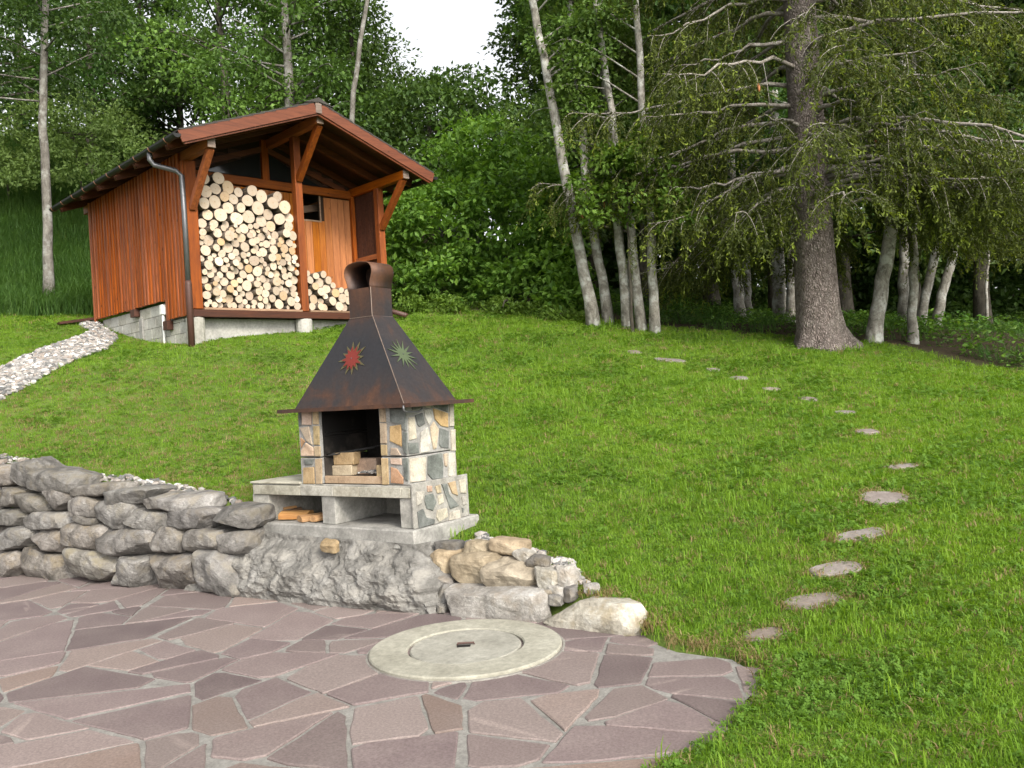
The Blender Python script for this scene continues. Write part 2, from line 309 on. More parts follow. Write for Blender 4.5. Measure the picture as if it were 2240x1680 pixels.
def m_grass(name, cols, dry, rootdark=True):
    t = NT(name); pos = t.coords('World'); r = t.rnd(); n = t.noise(pos, .55, 4, .6); n2 = t.noise(pos, 2.6, 3, .6); g = t.island()
    f = t.math('ADD', t.math('ADD', t.math('MULTIPLY', n, .5), t.math('MULTIPLY', r, .22)), t.math('MULTIPLY', g, .28))
    col = t.ramp(f, [(.25, cols[0]), (.5, cols[1]), (.75, cols[2])])
    d = t.math('ADD', t.math('MULTIPLY', n2, .6), t.math('MULTIPLY', t.math('FRACT', t.math('MULTIPLY', r, 7.7)), .5))
    col = t.mix(t.ramp(d, [(dry, 0.), (dry + .12, .75)]), col, (.24, .2, .075))
    p = t.n('BsdfPrincipled'); t.l(col, p.inputs['Base Color']); p.inputs['Roughness'].default_value = .6; p.inputs['Specular IOR Level'].default_value = .25
    tr = t.n('BsdfTranslucent'); t.l(t.hsv(col, .49, 1.1, 1.25), tr.inputs['Color']); mx = t.n('MixShader'); mx.inputs[0].default_value = .45
    t.l(p.outputs[0], mx.inputs[1]); t.l(tr.outputs[0], mx.inputs[2]); t.l(mx.outputs[0], t.out.inputs[0]); return t.m
M['grass'] = m_grass('lawn grass', [(.088, .172, .017), (.145, .265, .024), (.22, .35, .036)], .76)
M['clover'] = m_grass('clover leaf', [(.072, .15, .018), (.105, .205, .024), (.145, .26, .032)], .9)
M['drygrass'] = m_grass('dry grass', [(.2, .15, .07), (.28, .21, .1), (.34, .27, .13)], .9)
M['meadow'] = m_grass('meadow grass', [(.035, .085, .016), (.055, .12, .022), (.085, .16, .03)], .95)

# ------------------------------------------------------------------ terrain
SX, SY, SZ, SYAW = -5.198, 14.225, 3.2, 44.256        # wood shed frame: origin at the front left post, u along the front, v back
BX, BY, BZ, BYAW = -.787, 6.4, .557, -33.963          # barbecue frame: origin at the front right corner of the block base
def frame_pt(fr, u, v, w=0):
    X, Y, Z, yaw = fr; c, s = rot2(yaw); return np.array([X + u * c - v * s, Y + u * s + v * c, Z + w])
SHF, BBF = (SX, SY, SZ, SYAW), (BX, BY, BZ, BYAW)
def to_frame(fr, P):
    X, Y, Z, yaw = fr; c, s = rot2(yaw); x, y = P[0] - X, P[1] - Y; return np.array([x * c + y * s, -x * s + y * c, P[2] - Z])
def pix_frame(fr, px, py, axis, val):
    c, s = rot2(fr[3]); n = [np.array([c, s, 0.]), np.array([-s, c, 0.]), np.array([0, 0, 1.])][axis]
    return to_frame(fr, on_plane(px, py, np.array(fr[:3]) + n * val, n))
ctl = [(0, 998, 9.7), (200, 1035, 8.95), (400, 1070, 8.25), (530, 1097, 7.75), (0, 1020, 9.0), (250, 1062, 8.15), (430, 1092, 7.6), (0, 860, 12.), (1050, 1130, 7.1), (1060, 1000, 8.3), (1240, 1255, 5.9), (1400, 1360, 5.35),
       (1640, 1395, 5.0), (1935, 1090, 7.05), (1970, 1022, 7.9), (1850, 905, 10.3), (1465, 790, 13.6), (1300, 712, 16), (1430, 727, 15.6), (1790, 754, 14.5), (1910, 752, 14.9),
       (1620, 705, 20), (2045, 712, 18.5), (2240, 808, 13.3), (2240, 740, 21), (1000, 668, 19.5), (900, 668, 19), (2240, 1680, 3.2), (1700, 1560, 4.0), (2240, 1250, 5.2),
       (105, 655, 21), (-100, 640, 21), (150, 400, 29), (-100, 395, 29), (320, 450, 30)]
CP = [at_y(*c) for c in ctl]
CP += [frame_pt(SHF, *p) for p in [(0, 4.39, .19), (0, 3.09, -.19), (0, 2.42, -.305), (0, .36, -.577), (-.1, -.1, -.62), (2.09, 0, -.385), (4.165, 0, -.148), (4.1, 4.4, .35)]]
CP += [np.array(p, float) for p in [(-30, 60, 17), (0, 60, 9), (30, 60, 6), (40, 10, .5), (-14, 10, 1.5), (20, 0, -.4), (10, -6, -.6), (1, 27, 5), (8, 30, 4), (20, 30, 3.2), (-12, 34, 12), (-2, 34, 7.5), (-30, 20, 4)]]
CP = np.array(CP)
def _phi(r2): return np.where(r2 > 1e-9, .5 * r2 * np.log(np.maximum(r2, 1e-9)), 0)
_d2 = ((CP[:, None, :2] - CP[None, :, :2]) ** 2).sum(-1); _n = len(CP)
_A = np.zeros((_n + 3, _n + 3)); _A[:_n, :_n] = _phi(_d2) + np.eye(_n) * .25; _A[:_n, _n] = 1; _A[:_n, _n + 1:] = CP[:, :2]; _A[_n, :_n] = 1; _A[_n + 1:, :_n] = CP[:, :2].T
_W = np.linalg.solve(_A, np.r_[CP[:, 2], 0, 0, 0])
def hill(x, y):
    x = np.asarray(x, float); y = np.asarray(y, float); sh = x.shape; P = np.stack([x.ravel(), y.ravel()], 1); out = np.empty(len(P))
    for i in range(0, len(P), 20000):
        p = P[i:i + 20000]; d2 = ((p[:, None, :] - CP[None, :, :2]) ** 2).sum(-1); out[i:i + 20000] = _phi(d2) @ _W[:_n] + _W[_n] + p @ _W[_n + 1:]
    return out.reshape(sh)
WALL = [at_z(*p)[:2] for p in [(0, 1262), (350, 1290), (530, 1305), (750, 1325), (950, 1342)]]
WALL = [WALL[0] + (WALL[0] - WALL[1]) * 1.6] + WALL
ROCKERY = [at_z(*p)[:2] for p in [(950, 1342), (1180, 1366), (1395, 1390)]]
EDGE = [at_z(*p)[:2] for p in [(1410, 1398), (1480, 1424), (1600, 1440), (1652, 1470), (1640, 1520), (1560, 1600), (1420, 1680)]]
nb = np.array([.47, .88])
PATIO = [p + nb * .30 for p in WALL[:-1]] + [WALL[-1] + nb * .3] + [ROCKERY[1] + np.array([.55, .83]) * .2] + [ROCKERY[2] + np.array([.3, .5]) * .1] + EDGE
PATIO += [np.array(p) for p in [(.15, 3.1), (-.4, 2.0), (-1.0, .6), (-1.5, -3), (-14, -3), (-14, 13.5)]]
PATIO = np.array(PATIO)
def poly_sd(poly, x, y):
    """signed distance, negative inside"""
    x = np.asarray(x, float); y = np.asarray(y, float); ins = np.zeros(x.shape, bool); dm = np.full(x.shape, 1e9)
    for i in range(len(poly)):
        a, b = poly[i], poly[(i + 1) % len(poly)]
        cnd = ((a[1] > y) != (b[1] > y)); xi = (b[0] - a[0]) * (y - a[1]) / (b[1] - a[1] + 1e-12) + a[0]; ins ^= cnd & (x < xi)
        ab = b - a; t = np.clip(((x - a[0]) * ab[0] + (y - a[1]) * ab[1]) / (ab @ ab + 1e-12), 0, 1)
        dm = np.minimum(dm, np.hypot(x - a[0] - t * ab[0], y - a[1] - t * ab[1]))
    return np.where(ins, -dm, dm)
def ground(x, y):
    x = np.asarray(x, float); y = np.asarray(y, float); h = hill(x, y); sd = poly_sd(PATIO, x, y)
    h = np.where(sd > 0, np.maximum(h, .015), h)
    bump_ = .025 * np.sin(x * 1.7 + .6 * np.sin(y * 1.3)) * np.sin(y * 1.5 + 1.1) * np.clip(sd / 2, 0, 1)
    t = np.clip((sd + .06) / .14, 0, 1); t = t * t * (3 - 2 * t)
    c, s = rot2(BYAW); bu, bv = (x - BX) * c + (y - BY) * s, -(x - BX) * s + (y - BY) * c
    h = np.where((bu > -1.86) & (bu < .04) & (bv > -.2) & (bv < .70), np.minimum(h, BZ - .16), h)
    return -.07 * (1 - t) + (h + bump_) * t
def g1(x, y): return float(ground(np.array([x]), np.array([y]))[0])
def on_ground(px, py, y0=2.5, y1=60):
    d = ray(px, py); ys = np.linspace(y0, y1, 1200); P = EYEP[None] + d[None] * (ys / d[1])[:, None]
    below = P[:, 2] < ground(P[:, 0], P[:, 1]); i = int(np.argmax(below)); i = max(i, 1)
    return P[i]
xs = np.unique(np.round(np.r_[np.linspace(-60, -9, 35), np.arange(-9, -3, .2), np.arange(-3, 2, .07), np.arange(2, 12, .25), np.linspace(12, 60, 33)], 3))
ys = np.unique(np.round(np.r_[np.linspace(-20, 2.5, 14), np.arange(2.5, 9.5, .07), np.arange(9.5, 24, .25), np.linspace(24, 90, 45)], 3))
GX, GY = np.meshgrid(xs, ys); GZ = ground(GX, GY); nx, ny = len(xs), len(ys)
ii = (np.arange(ny - 1)[:, None] * nx + np.arange(nx - 1)[None]).ravel()
me = np_mesh('ground', np.stack([GX.ravel(), GY.ravel(), GZ.ravel()], 1), np.stack([ii, ii + 1, ii + nx + 1, ii + nx], 1), True)
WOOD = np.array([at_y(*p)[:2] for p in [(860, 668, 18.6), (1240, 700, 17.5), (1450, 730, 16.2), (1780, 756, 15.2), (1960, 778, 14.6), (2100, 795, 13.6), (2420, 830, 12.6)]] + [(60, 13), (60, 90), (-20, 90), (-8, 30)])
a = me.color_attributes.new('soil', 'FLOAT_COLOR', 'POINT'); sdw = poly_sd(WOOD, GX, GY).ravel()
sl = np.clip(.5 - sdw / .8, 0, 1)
def line_d(pts, x, y):
    dm = np.full(x.shape, 1e9)
    for a, b in zip(pts[:-1], pts[1:]): ab = b - a; t = np.clip(((x - a[0]) * ab[0] + (y - a[1]) * ab[1]) / (ab @ ab), 0, 1); dm = np.minimum(dm, np.hypot(x - a[0] - t * ab[0], y - a[1] - t * ab[1]))
    return dm
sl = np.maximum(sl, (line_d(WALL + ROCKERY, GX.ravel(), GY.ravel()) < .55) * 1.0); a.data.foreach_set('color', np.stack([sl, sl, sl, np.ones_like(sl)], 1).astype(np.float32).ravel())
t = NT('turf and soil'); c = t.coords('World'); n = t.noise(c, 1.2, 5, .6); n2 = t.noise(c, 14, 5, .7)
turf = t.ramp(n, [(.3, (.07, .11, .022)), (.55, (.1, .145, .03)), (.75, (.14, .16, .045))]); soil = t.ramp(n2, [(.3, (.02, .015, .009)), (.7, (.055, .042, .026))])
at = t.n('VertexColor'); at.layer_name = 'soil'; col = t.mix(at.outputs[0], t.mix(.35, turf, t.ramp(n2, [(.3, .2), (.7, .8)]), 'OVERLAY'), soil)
tag(link('ground', me, t.surf(col, .95, t.bump(n2, .6, .03), .1)), kind='structure')

# ------------------------------------------------------------------ patio of crazy paving
pz = [p + nb * .25 for p in WALL[:-1]] + [WALL[-1] + nb * .1, ROCKERY[1] + nb * .08, ROCKERY[2] + nb * .04] + [p for p in EDGE] + [np.array(p) for p in [(.15, 3.1), (-.4, 2.0), (-1.0, .6), (-1.5, -3), (-14, -3), (-14, 13.5)]]
def tri_fill(poly, z):
    bm = bmesh.new(); vs = [bm.verts.new((p[0], p[1], z)) for p in poly]; bm.faces.new(vs); bmesh.ops.triangulate(bm, faces=bm.faces[:])
    me = bpy.data.meshes.new('patio'); bm.normal_update(); bm.to_mesh(me); bm.free()
    return me
patio = tag(link('patio', tri_fill(pz, -.007), M['mortar']), kind='structure')
def clip_half(poly, p, n):
    out = []
    for i in range(len(poly)):
        a, b = poly[i], poly[(i + 1) % len(poly)]; da, db = (a - p) @ n, (b - p) @ n
        if da <= 0: out.append(a)
        if da * db < 0: out.append(a + (b - a) * da / (da - db))
    return out
pat = np.array(pz); MX, MY, MR = -.374, 5.234, .584
def split_cells(poly, rr, out):
    P = np.array(poly); x, y = P[:, 0], P[:, 1]; ar = .5 * abs(np.dot(x, np.roll(y, -1)) - np.dot(y, np.roll(x, -1))); c = P.mean(0)
    if ar < rr.choice([.06, .2, .26, .32, .4, .46]): out.append(poly); return
    ev, ew = np.linalg.eigh(np.cov((P - c).T) + np.eye(2) * 1e-6); n = ew[:, 1]; an = rr.gauss(0, .33); n = np.array([n[0] * math.cos(an) - n[1] * math.sin(an), n[0] * math.sin(an) + n[1] * math.cos(an)]); p = c + n * rr.uniform(-.22, .22) * math.sqrt(ar)
    for sg in (1, -1):
        q = clip_half(poly, p, n * sg)
        if len(q) > 2: split_cells(q, rr, out)
cells = []; rr_ = random.Random(12); seeds = []
while len(seeds) < 95:
    p = np.array([rr_.uniform(-8.5, 2), rr_.uniform(1, 10.5)])
    if all(np.hypot(*(p - q)) > .8 for q in seeds) or rr_.random() < .02: seeds.append(p)
seeds = np.array(seeds)
for i, sp0 in enumerate(seeds):
    d = np.hypot(*(seeds - sp0).T); poly = [sp0 + np.array(q) for q in [(-1.2, -1.2), (1.2, -1.2), (1.2, 1.2), (-1.2, 1.2)]]
    for j in np.argsort(d)[1:26]:
        poly = clip_half(poly, (seeds[j] + sp0) / 2, (seeds[j] - sp0) / d[j])
        if len(poly) < 3: break
    if len(poly) > 2: split_cells(poly, rr_, cells)
for i, cell in enumerate(cells):
    s = np.array(cell).mean(0); sd = float(poly_sd(pat, s[0], s[1]))
    if sd > .25: continue
    poly = cell; A_ = np.array(cell)
    for k in range(len(cell)):
        a, b = cell[k], cell[(k + 1) % len(cell)]; e = b - a; L = np.hypot(*e)
        if L < 1e-4: continue
        n = np.array([e[1], -e[0]]) / L
        if n @ (s - a) > 0: n = -n
        an = R.uniform(-.025, .025); n2 = np.array([n[0] * math.cos(an) - n[1] * math.sin(an), n[0] * math.sin(an) + n[1] * math.cos(an)])
        poly = clip_half(poly, (a + b) / 2 - n * R.uniform(.005, .015), n2)
        if len(poly) < 3: break
    if len(poly) < 3: continue
    pc = np.array(poly).mean(0)                 # knock off sharp corners
    for k in range(R.choice([1, 2, 2, 3])):
        an = R.uniform(0, 6.283); n = np.array([math.cos(an), math.sin(an)]); ex = max((q - pc) @ n for q in poly); q2 = clip_half(poly, pc + n * ex * R.uniform(.8, .93), n)
        if len(q2) > 2: poly = q2
    out = []                                    # uneven broken edges, softened corners
    for k in range(len(poly)):
        a, b = poly[k], poly[(k + 1) % len(poly)]; L = np.hypot(*(b - a)); m = max(1, int(L / .075)); nn = np.array([-(b - a)[1], (b - a)[0]]) / (L + 1e-9)
        for q in range(m):
            f = (q + (.12 if q == 0 and m > 1 else 0)) / m; e = noise.noise(Vector((*(a + (b - a) * f) * 9, i))) * .012
            out.append(a + (b - a) * f + nn * (e if q else e * .3))
        if m > 1: out.append(a + (b - a) * (1 - .12 / m))
    if len(out) < 3: continue
    V, Fl = prism([tuple(p - s) for p in out], .030 + R.uniform(-.003, .004), lambda a, b, h: (a, b, h - .03), .008)
    o = link('flagstone', py_mesh('flagstone', V, Fl), M['flag'], patio); o.location = (s[0], s[1], 0); o.rotation_euler = (R.uniform(-.006, .006), R.uniform(-.006, .006), 0)

# ------------------------------------------------------------------ manhole
mh = thing('manhole', 'round pale concrete manhole ring with inset lid in the paving', 'manhole', (MX, MY, 0))
def annulus(r0, r1, z0, z1, n=72):
    V = []; Fl = []
    for k in range(n):
        t = 2 * math.pi * k / n; c, s = math.cos(t), math.sin(t); b = min(.008, (r1 - r0) / 4)
        V += [(r0 * c, r0 * s, z0), (r0 * c, r0 * s, z1 - b), ((r0 + b) * c, (r0 + b) * s, z1), ((r1 - b) * c, (r1 - b) * s, z1), (r1 * c, r1 * s, z1 - b), (r1 * c, r1 * s, z0)]
    for k in range(n):
        a, b = k * 6, (k + 1) % n * 6
        for q in range(5): Fl.append((a + q, a + q + 1, b + q + 1, b + q))
    return V, Fl
def disc(r, z0, z1, n=72):
    V = [(0, 0, z1)]; Fl = []
    for k in range(n):
        t = 2 * math.pi * k / n; c, s = math.cos(t), math.sin(t); V += [((r - .008) * c, (r - .008) * s, z1), (r * c, r * s, z1 - .008), (r * c, r * s, z0)]
    for k in range(n):
        a, b = 1 + k * 3, 1 + (k + 1) % n * 3; Fl += [(0, a, b), (a, a + 1, b + 1, b), (a + 1, a + 2, b + 2, b + 1)]
    return V, Fl
V, Fl = annulus(.352, MR, -.05, .022); link('concrete_ring', py_mesh('ring', V, Fl), M['lid'], mh)
V, Fl = annulus(MR, MR + .022, -.05, .004); link('mortar_collar', py_mesh('collar', V, Fl), M['mortar'], mh)
V, Fl = disc(.338, -.05, .018); lid = link('lid', py_mesh('lid', V, Fl), M['lid'], mh); lid.location = (.0, -.005, 0); lid.rotation_euler = (.008, -.006, 0)
V, Fl = disc(.36, -.06, -.035); link('rim_gap', py_mesh('gap', V, Fl), M['cavity'], mh)
b = MB().tube([(-.05, .012, .02), (-.05, .012, .030), (.05, .012, .030), (.05, .012, .02)], .006, 6); b.build('lid_handle', M['iron'], mh)
MB().box(-.052, .03, -.03, .004, .01, .0215).build('recess_shade', M['black'], mh)  # dark plate standing on the lid, painted in place of a recess's shade

# ------------------------------------------------------------------ rocks
def rock(seed, sx, sy, sz, res=9, k=5.5, cuts=10, rough=.07, flat_bottom=True):
    rr = random.Random(seed); V = []; idx = {}; Fl = []
    def vid(p):
        key = tuple(round(x, 4) for x in p)
        if key not in idx: idx[key] = len(V); V.append(list(p))
        return idx[key]
    g = [-1 + 2 * i / res for i in range(res + 1)]
    for ax in range(3):
        for sg in (-1, 1):
            for i in range(res):
                for j in range(res):
                    q = []
                    for a, b in ((g[i], g[j]), (g[i + 1], g[j]), (g[i + 1], g[j + 1]), (g[i], g[j + 1])):
                        p = [0, 0, 0]; p[ax] = sg; p[(ax + 1) % 3] = a; p[(ax + 2) % 3] = b; q.append(vid(p))
                    Fl.append(tuple(q if sg > 0 else q[::-1]))
    A = np.array(V); A = A / ((np.abs(A) ** k).sum(1) ** (1 / k))[:, None]
    for _ in range(cuts):
        d = np.array([rr.gauss(0, 1), rr.gauss(0, 1), rr.gauss(0, 1)]); d /= np.linalg.norm(d); o = rr.uniform(.66, .92) * np.percentile(A @ d, 99)
        e = A @ d - o; A = np.where((e > 0)[:, None], A - d[None] * e[:, None] * .9, A)
    S = np.array([sx, sy, sz]) / 2; P = A * S; off = Vector((seed * 7.13 % 50, seed * 3.7 % 50, seed * 1.9 % 50)); mn = min(sx, sy, sz)
    for i in range(len(P)):
        v = Vector(P[i]); d = v.normalized(); f = 1.6 / mn
        e = noise.fractal(v * f + off, .8, 2.1, 4) * rough + noise.noise(v * f * .5 + off * 2) * rough * .8
        cell = noise.voronoi(v * f * .9 + off)[0]; e += (cell[1] - cell[0]) * rough * .7 - rough * .25
        P[i] += np.array(d) * e * mn
    return P, Fl
def rock_obj(name, seed, size, center, rz, mat, parent, tilt=(0, 0), **kw):
    P, Fl = rock(seed, *size, **kw); o = link(name, py_mesh(name, P, Fl, False), mat, parent); o.location = tuple(center); o.rotation_euler = (tilt[0], tilt[1], rz)
    return o
def wall_plane(a, b, batter):
    d = np.array([b[0] - a[0], b[1] - a[1], 0.]); d /= np.linalg.norm(d); back = np.array([-d[1], d[0], 0.]); n = np.cross(d, np.array([0, 0, 1.]) + back * batter); n /= np.linalg.norm(n)
    return np.array([a[0], a[1], 0.]), d, back, n
wallT = thing('stone_wall', 'dry laid grey stone retaining wall running up to the barbecue', 'wall', (0, 0, 0))
boxes = [(-150, 150, 45, 262), (35, 112, 200, 268), (105, 172, 405, 288), (-150, 262, -30, 380), (-35, 262, 112, 378), (78, 285, 238, 402), (208, 238, 385, 402), (345, 312, 512, 437), (370, 246, 620, 312), (560, 268, 792, 368), (768, 300, 900, 378), (805, 302, 1082, 402),
         (-160, 383, -20, 478), (-40, 383, 128, 478), (108, 392, 385, 502), (495, 332, 690, 488), (628, 375, 892, 503), (878, 370, 1152, 488), (385, 400, 500, 470), (-160, 480, -20, 606), (-30, 478, 150, 608), (142, 492, 358, 612), (322, 460, 552, 608), (512, 484, 812, 632), (796, 478, 1002, 614), (982, 474, 1178, 638), (1135, 368, 1352, 484),
         (-190, 600, -70, 715), (-75, 606, 92, 724), (88, 602, 342, 745), (332, 602, 602, 760), (576, 618, 792, 775), (782, 598, 1052, 795), (1005, 600, 1300, 810), (1160, 500, 1320, 620)]
pa, pb = np.array([*WALL[1]]), np.array([*WALL[3]]); P0, dW, bW, nW = wall_plane(WALL[1], WALL[4], .16)
wrz = math.atan2(dW[1], dW[0])
for q, (x0, y0, x1, y1) in enumerate(boxes):
    if y1 > 700: y1 += 30
    cpx = lambda x, y: on_plane(x * .4069, 960 + y * .4069, P0, nW)
    c = cpx((x0 + x1) / 2, (y0 + y1) / 2); wd = np.linalg.norm(cpx(x1, (y0 + y1) / 2) - cpx(x0, (y0 + y1) / 2)); ht = np.linalg.norm(cpx((x0 + x1) / 2, y1) - cpx((x0 + x1) / 2, y0)); dp = .36 + .1 * R.random()
    if y1 > 700: dp += .06
    rock_obj('stone', 100 + q, (wd * 1.03, dp, ht * 1.05), c + bW * (dp * .42 - .03 * R.random()), wrz + R.uniform(-.08, .08), M['rock'], wallT, (R.uniform(-.06, .06), R.uniform(-.05, .05)), res=14)
# mortared rough section beneath the barbecue
base = [at_z(*p) for p in [(400, 1292), (470, 1298), (545, 1308), (650, 1318), (750, 1328), (850, 1337), (948, 1343)]] + [frame_pt(BBF, .13, .42), frame_pt(BBF, .12, .85)]
base = [np.array([p[0], p[1], -.03]) for p in base]
top = [frame_pt(BBF, -2.25, .16, .10), frame_pt(BBF, -2.05, .06, .02), frame_pt(BBF, -1.84, -.05, -.05), frame_pt(BBF, -1.4, -.06, -.08), frame_pt(BBF, -.95, -.06, -.09), frame_pt(BBF, -.5, -.06, -.09), frame_pt(BBF, .04, -.05, -.1), frame_pt(BBF, .05, .4, -.12), frame_pt(BBF, .05, .85, -.12)]
ns, nt = 190, 52; tt = np.linspace(0, len(base) - 1, ns); V = []
for a in tt:
    i = min(int(a), len(base) - 2); f = a - i; A = base[i] * (1 - f) + base[i + 1] * f; B = top[i] * (1 - f) + top[i + 1] * f; tn = base[i + 1] - base[i]; out = np.array([tn[1], -tn[0], 0]); out /= np.linalg.norm(out)
    for k in range(nt):
        g = k / (nt - 1); p = A * (1 - g) + B * g; v = Vector(p); blg = math.sin(math.pi * min(1, g * 1.1)) ** .8 * .10
        c0 = noise.voronoi(Vector((p[0] * 2.6, p[1] * 2.6, p[2] * 4.2 + 3)))[0]; cell = (c0[1] - c0[0]); rg = noise.ridged_multi_fractal(v * 3.1, .9, 2.2, 5, 1., 2.) - 1.0
        fr = noise.fractal(v * 9, .7, 2.1, 4); fade = min(1, (1 - g) * 7) * min(1, .35 + g * 4)
        e = (blg + min(cell, .5) * .09 - .02 + rg * .03 + fr * .03) * fade
        V.append(p + out * e + np.array([0, 0, fr * .01 * fade]))
ii = (np.arange(ns - 1)[:, None] * nt + np.arange(nt - 1)[None]).ravel()
link('mortared_section', np_mesh('mortared', V, np.stack([ii, ii + nt, ii + nt + 1, ii + 1], 1)), M['mortrock'], wallT)['label'] = 'rough rock face smeared with grey mortar below the barbecue'
o = rock_obj('stone', 301, (.17, .1, .09), frame_pt(BBF, -.72, -.16, -.13), math.radians(BYAW), M['rocktan'], wallT, (.3, .1))
# small rockery to the right of the barbecue
rk = thing('rockery', 'low pile of tan and pale rocks beside the manhole', 'rockery', (0, 0, 0))
Q0, dQ, bQ, nQ = wall_plane(ROCKERY[0], ROCKERY[2], .75); qrz = math.atan2(dQ[1], dQ[0])
rb = [((405, 372, 935, 595), 'rockpale', .34), ((918, 470, 1435, 668), 'rockpale', .30), ((308, 198, 472, 338), 'rocktan', .26), ((442, 222, 684, 384), 'rocktan', .28), ((606, 252, 872, 446), 'rocktan', .32), ((872, 298, 1018, 428), 'rockpale', .2),
      ((985, 290, 1092, 402), 'rockpale', .14), ((868, 418, 982, 472), 'rockpale', .12), ((512, 158, 628, 238), 'rocktan', .18), ((652, 152, 822, 218), 'rocktan', .2), ((362, 152, 482, 232), 'rock', .18), ((1033, 392, 1094, 474), 'rock', .1), ((952, 393, 1048, 445), 'rockpale', .1),
      ((300, 330, 442, 395), 'rock', .18), ((345, 385, 430, 480), 'rock', .2), ((368, 492, 412, 538), 'rock', .08), ((840, 235, 960, 310), 'rock', .14), ((770, 205, 880, 260), 'rockpale', .12), ((955, 440, 1040, 490), 'rock', .1)]
for q, ((x0, y0, x1, y1), mt, dp) in enumerate(rb):
    cpx = lambda x, y: on_plane(800 + x * .4159, 1120 + y * .4159, Q0, nQ)
    c = cpx((x0 + x1) / 2, (y0 + y1) / 2); wd = np.linalg.norm(cpx(x1, (y0 + y1) / 2) - cpx(x0, (y0 + y1) / 2)); ht = abs(cpx((x0 + x1) / 2, y1)[2] - cpx((x0 + x1) / 2, y0)[2]) + .03
    c = c + bQ * dp * .3; rock_obj('stone', 400 + q, (wd * 1.05, dp, max(ht, .05)), c, qrz + R.uniform(-.1, .1), M[mt], rk, (R.uniform(-.1, .1), R.uniform(-.08, .08)), res=9)
for q, (px, py, s) in enumerate([(1295, 1294, .11), (1305, 1320, .09)]):
    p = on_ground(px, py); o = rock_obj('loose_stone', 450 + q, (s, s * .8, s * .6), (p[0], p[1], p[2] + .02), q, M['rockpale'], None)
    tag(o, ['small pale stone lying in the grass uphill of the rockery', 'tiny pale stone in the grass just beyond the rockery end'][q], 'stone')

# ------------------------------------------------------------------ gravel
ICO_V = None
def gravel(name, pts, sizes, mat, label=None, zsq=.65):
    bm = bmesh.new(); bmesh.ops.create_icosphere(bm, subdivisions=1, radius=1); bv = np.array([v.co[:] for v in bm.verts]); bf = np.array([[v.index for v in f.verts] for f in bm.faces]); bm.free()
    n = len(pts); k = len(bv); g = np.random.default_rng(3)
    ang = g.uniform(0, 6.28, n); S = sizes[:, None] * np.stack([g.uniform(.7, 1.3, n), g.uniform(.6, 1.1, n), g.uniform(.4, .8, n) * zsq / .65], 1)
    V = bv[None] * (1 + g.uniform(-.28, .28, (n, k, 1))) * S[:, None, :]; til = g.uniform(-.5, .5, (n, 1))
    x, y, z = V[..., 0], V[..., 1], V[..., 2]; x, z = x * np.cos(til) - z * np.sin(til), x * np.sin(til) + z * np.cos(til)
    c, s = np.cos(ang)[:, None], np.sin(ang)[:, None]; V = np.stack([x * c - y * s, x * s + y * c, z], -1) + pts[:, None, :]
    Fq = (bf[None] + (np.arange(n) * k)[:, None, None]).reshape(-1, 3)
    o = link(name, np_mesh(name, V.reshape(-1, 3), Fq), mat); tag(o, label, 'gravel', kind='stuff'); return o
def scatter_poly(poly, n, g):
    poly = np.array(poly); lo, hi = poly.min(0), poly.max(0); P = g.uniform(lo, hi, (n * 4, 2)); return P[poly_sd(poly, P[:, 0], P[:, 1]) < 0][:n]
g = np.random.default_rng(5)
bk = [w_ + nb * .22 for w_ in WALL[:4]]; fr_ = [on_ground(px, py)[:2] for px, py in [(545, 1108), (400, 1068), (200, 1037), (0, 998)]]; fr_.append(fr_[-1] + (bk[0] - bk[1]))
GRAV1 = np.array([bk[0], bk[1], bk[2], bk[3] + np.array([.1, 0])] + fr_)
P = scatter_poly(GRAV1, 2600, g); S = g.uniform(.016, .045, len(P)) * np.where(g.random(len(P)) < .08, 1.5, 1)
gravel('gravel', np.c_[P, ground(P[:, 0], P[:, 1]) + S * .25 + .01], S, M['gravel'], 'strip of grey crushed gravel along the wall top')
path_px = [(210, 705), (258, 740), (225, 770), (140, 800), (60, 850), (-60, 905)]; path_px2 = [(-60, 830), (0, 808), (70, 775), (140, 750), (200, 728), (175, 712)]
GRAV2 = np.array([on_ground(*p)[:2] for p in path_px + path_px2])
P = scatter_poly(GRAV2, 3600, g); S = g.uniform(.025, .06, len(P))
gravel('gravel', np.c_[P, ground(P[:, 0], P[:, 1]) + S * .3 + .01], S, M['gravelpath'], 'pale gravel drainage bed curving from the shed corner')
P = scatter_poly(np.array([ROCKERY[0] + bQ[:2] * .22, ROCKERY[1] + bQ[:2] * .28, ROCKERY[1] + (ROCKERY[2] - ROCKERY[1]) * .35 + bQ[:2] * .25, ROCKERY[1] + bQ[:2] * .5, ROCKERY[0] + bQ[:2] * .65]), 260, g); S = g.uniform(.015, .05, len(P))
t = np.clip(((P - ROCKERY[0]) @ bQ[:2]) / .8, 0, 1)
gravel('gravel', np.c_[P, np.maximum(ground(P[:, 0], P[:, 1]) + .015, .02 + t * .36 - .25 * np.clip((P - ROCKERY[0]) @ dQ[:2], 0, 1.2))], S, M['gravelpath'], 'mixed grey gravel filling the rockery')

# ------------------------------------------------------------------ barbecue
bq = thing('barbecue', 'stone barbecue fireplace with rusty steel chimney hood', 'barbecue', (BX, BY, BZ), math.radians(BYAW))
HS, HF, WC, DC, FF, FD = .325, .596, 1.819, .667, .025, .591
zz = lambda x, y: (540 + x * .2351, 840 + y * .2351)
fv = lambda x, y: pix_frame(BBF, *zz(x, y), 1, FF)       # on the fire box front
su = lambda x, y: pix_frame(BBF, *zz(x, y), 0, -.05)     # on the fire box side
lu = lambda x, y: pix_frame(BBF, *zz(x, y), 0, 0.)       # on the base side
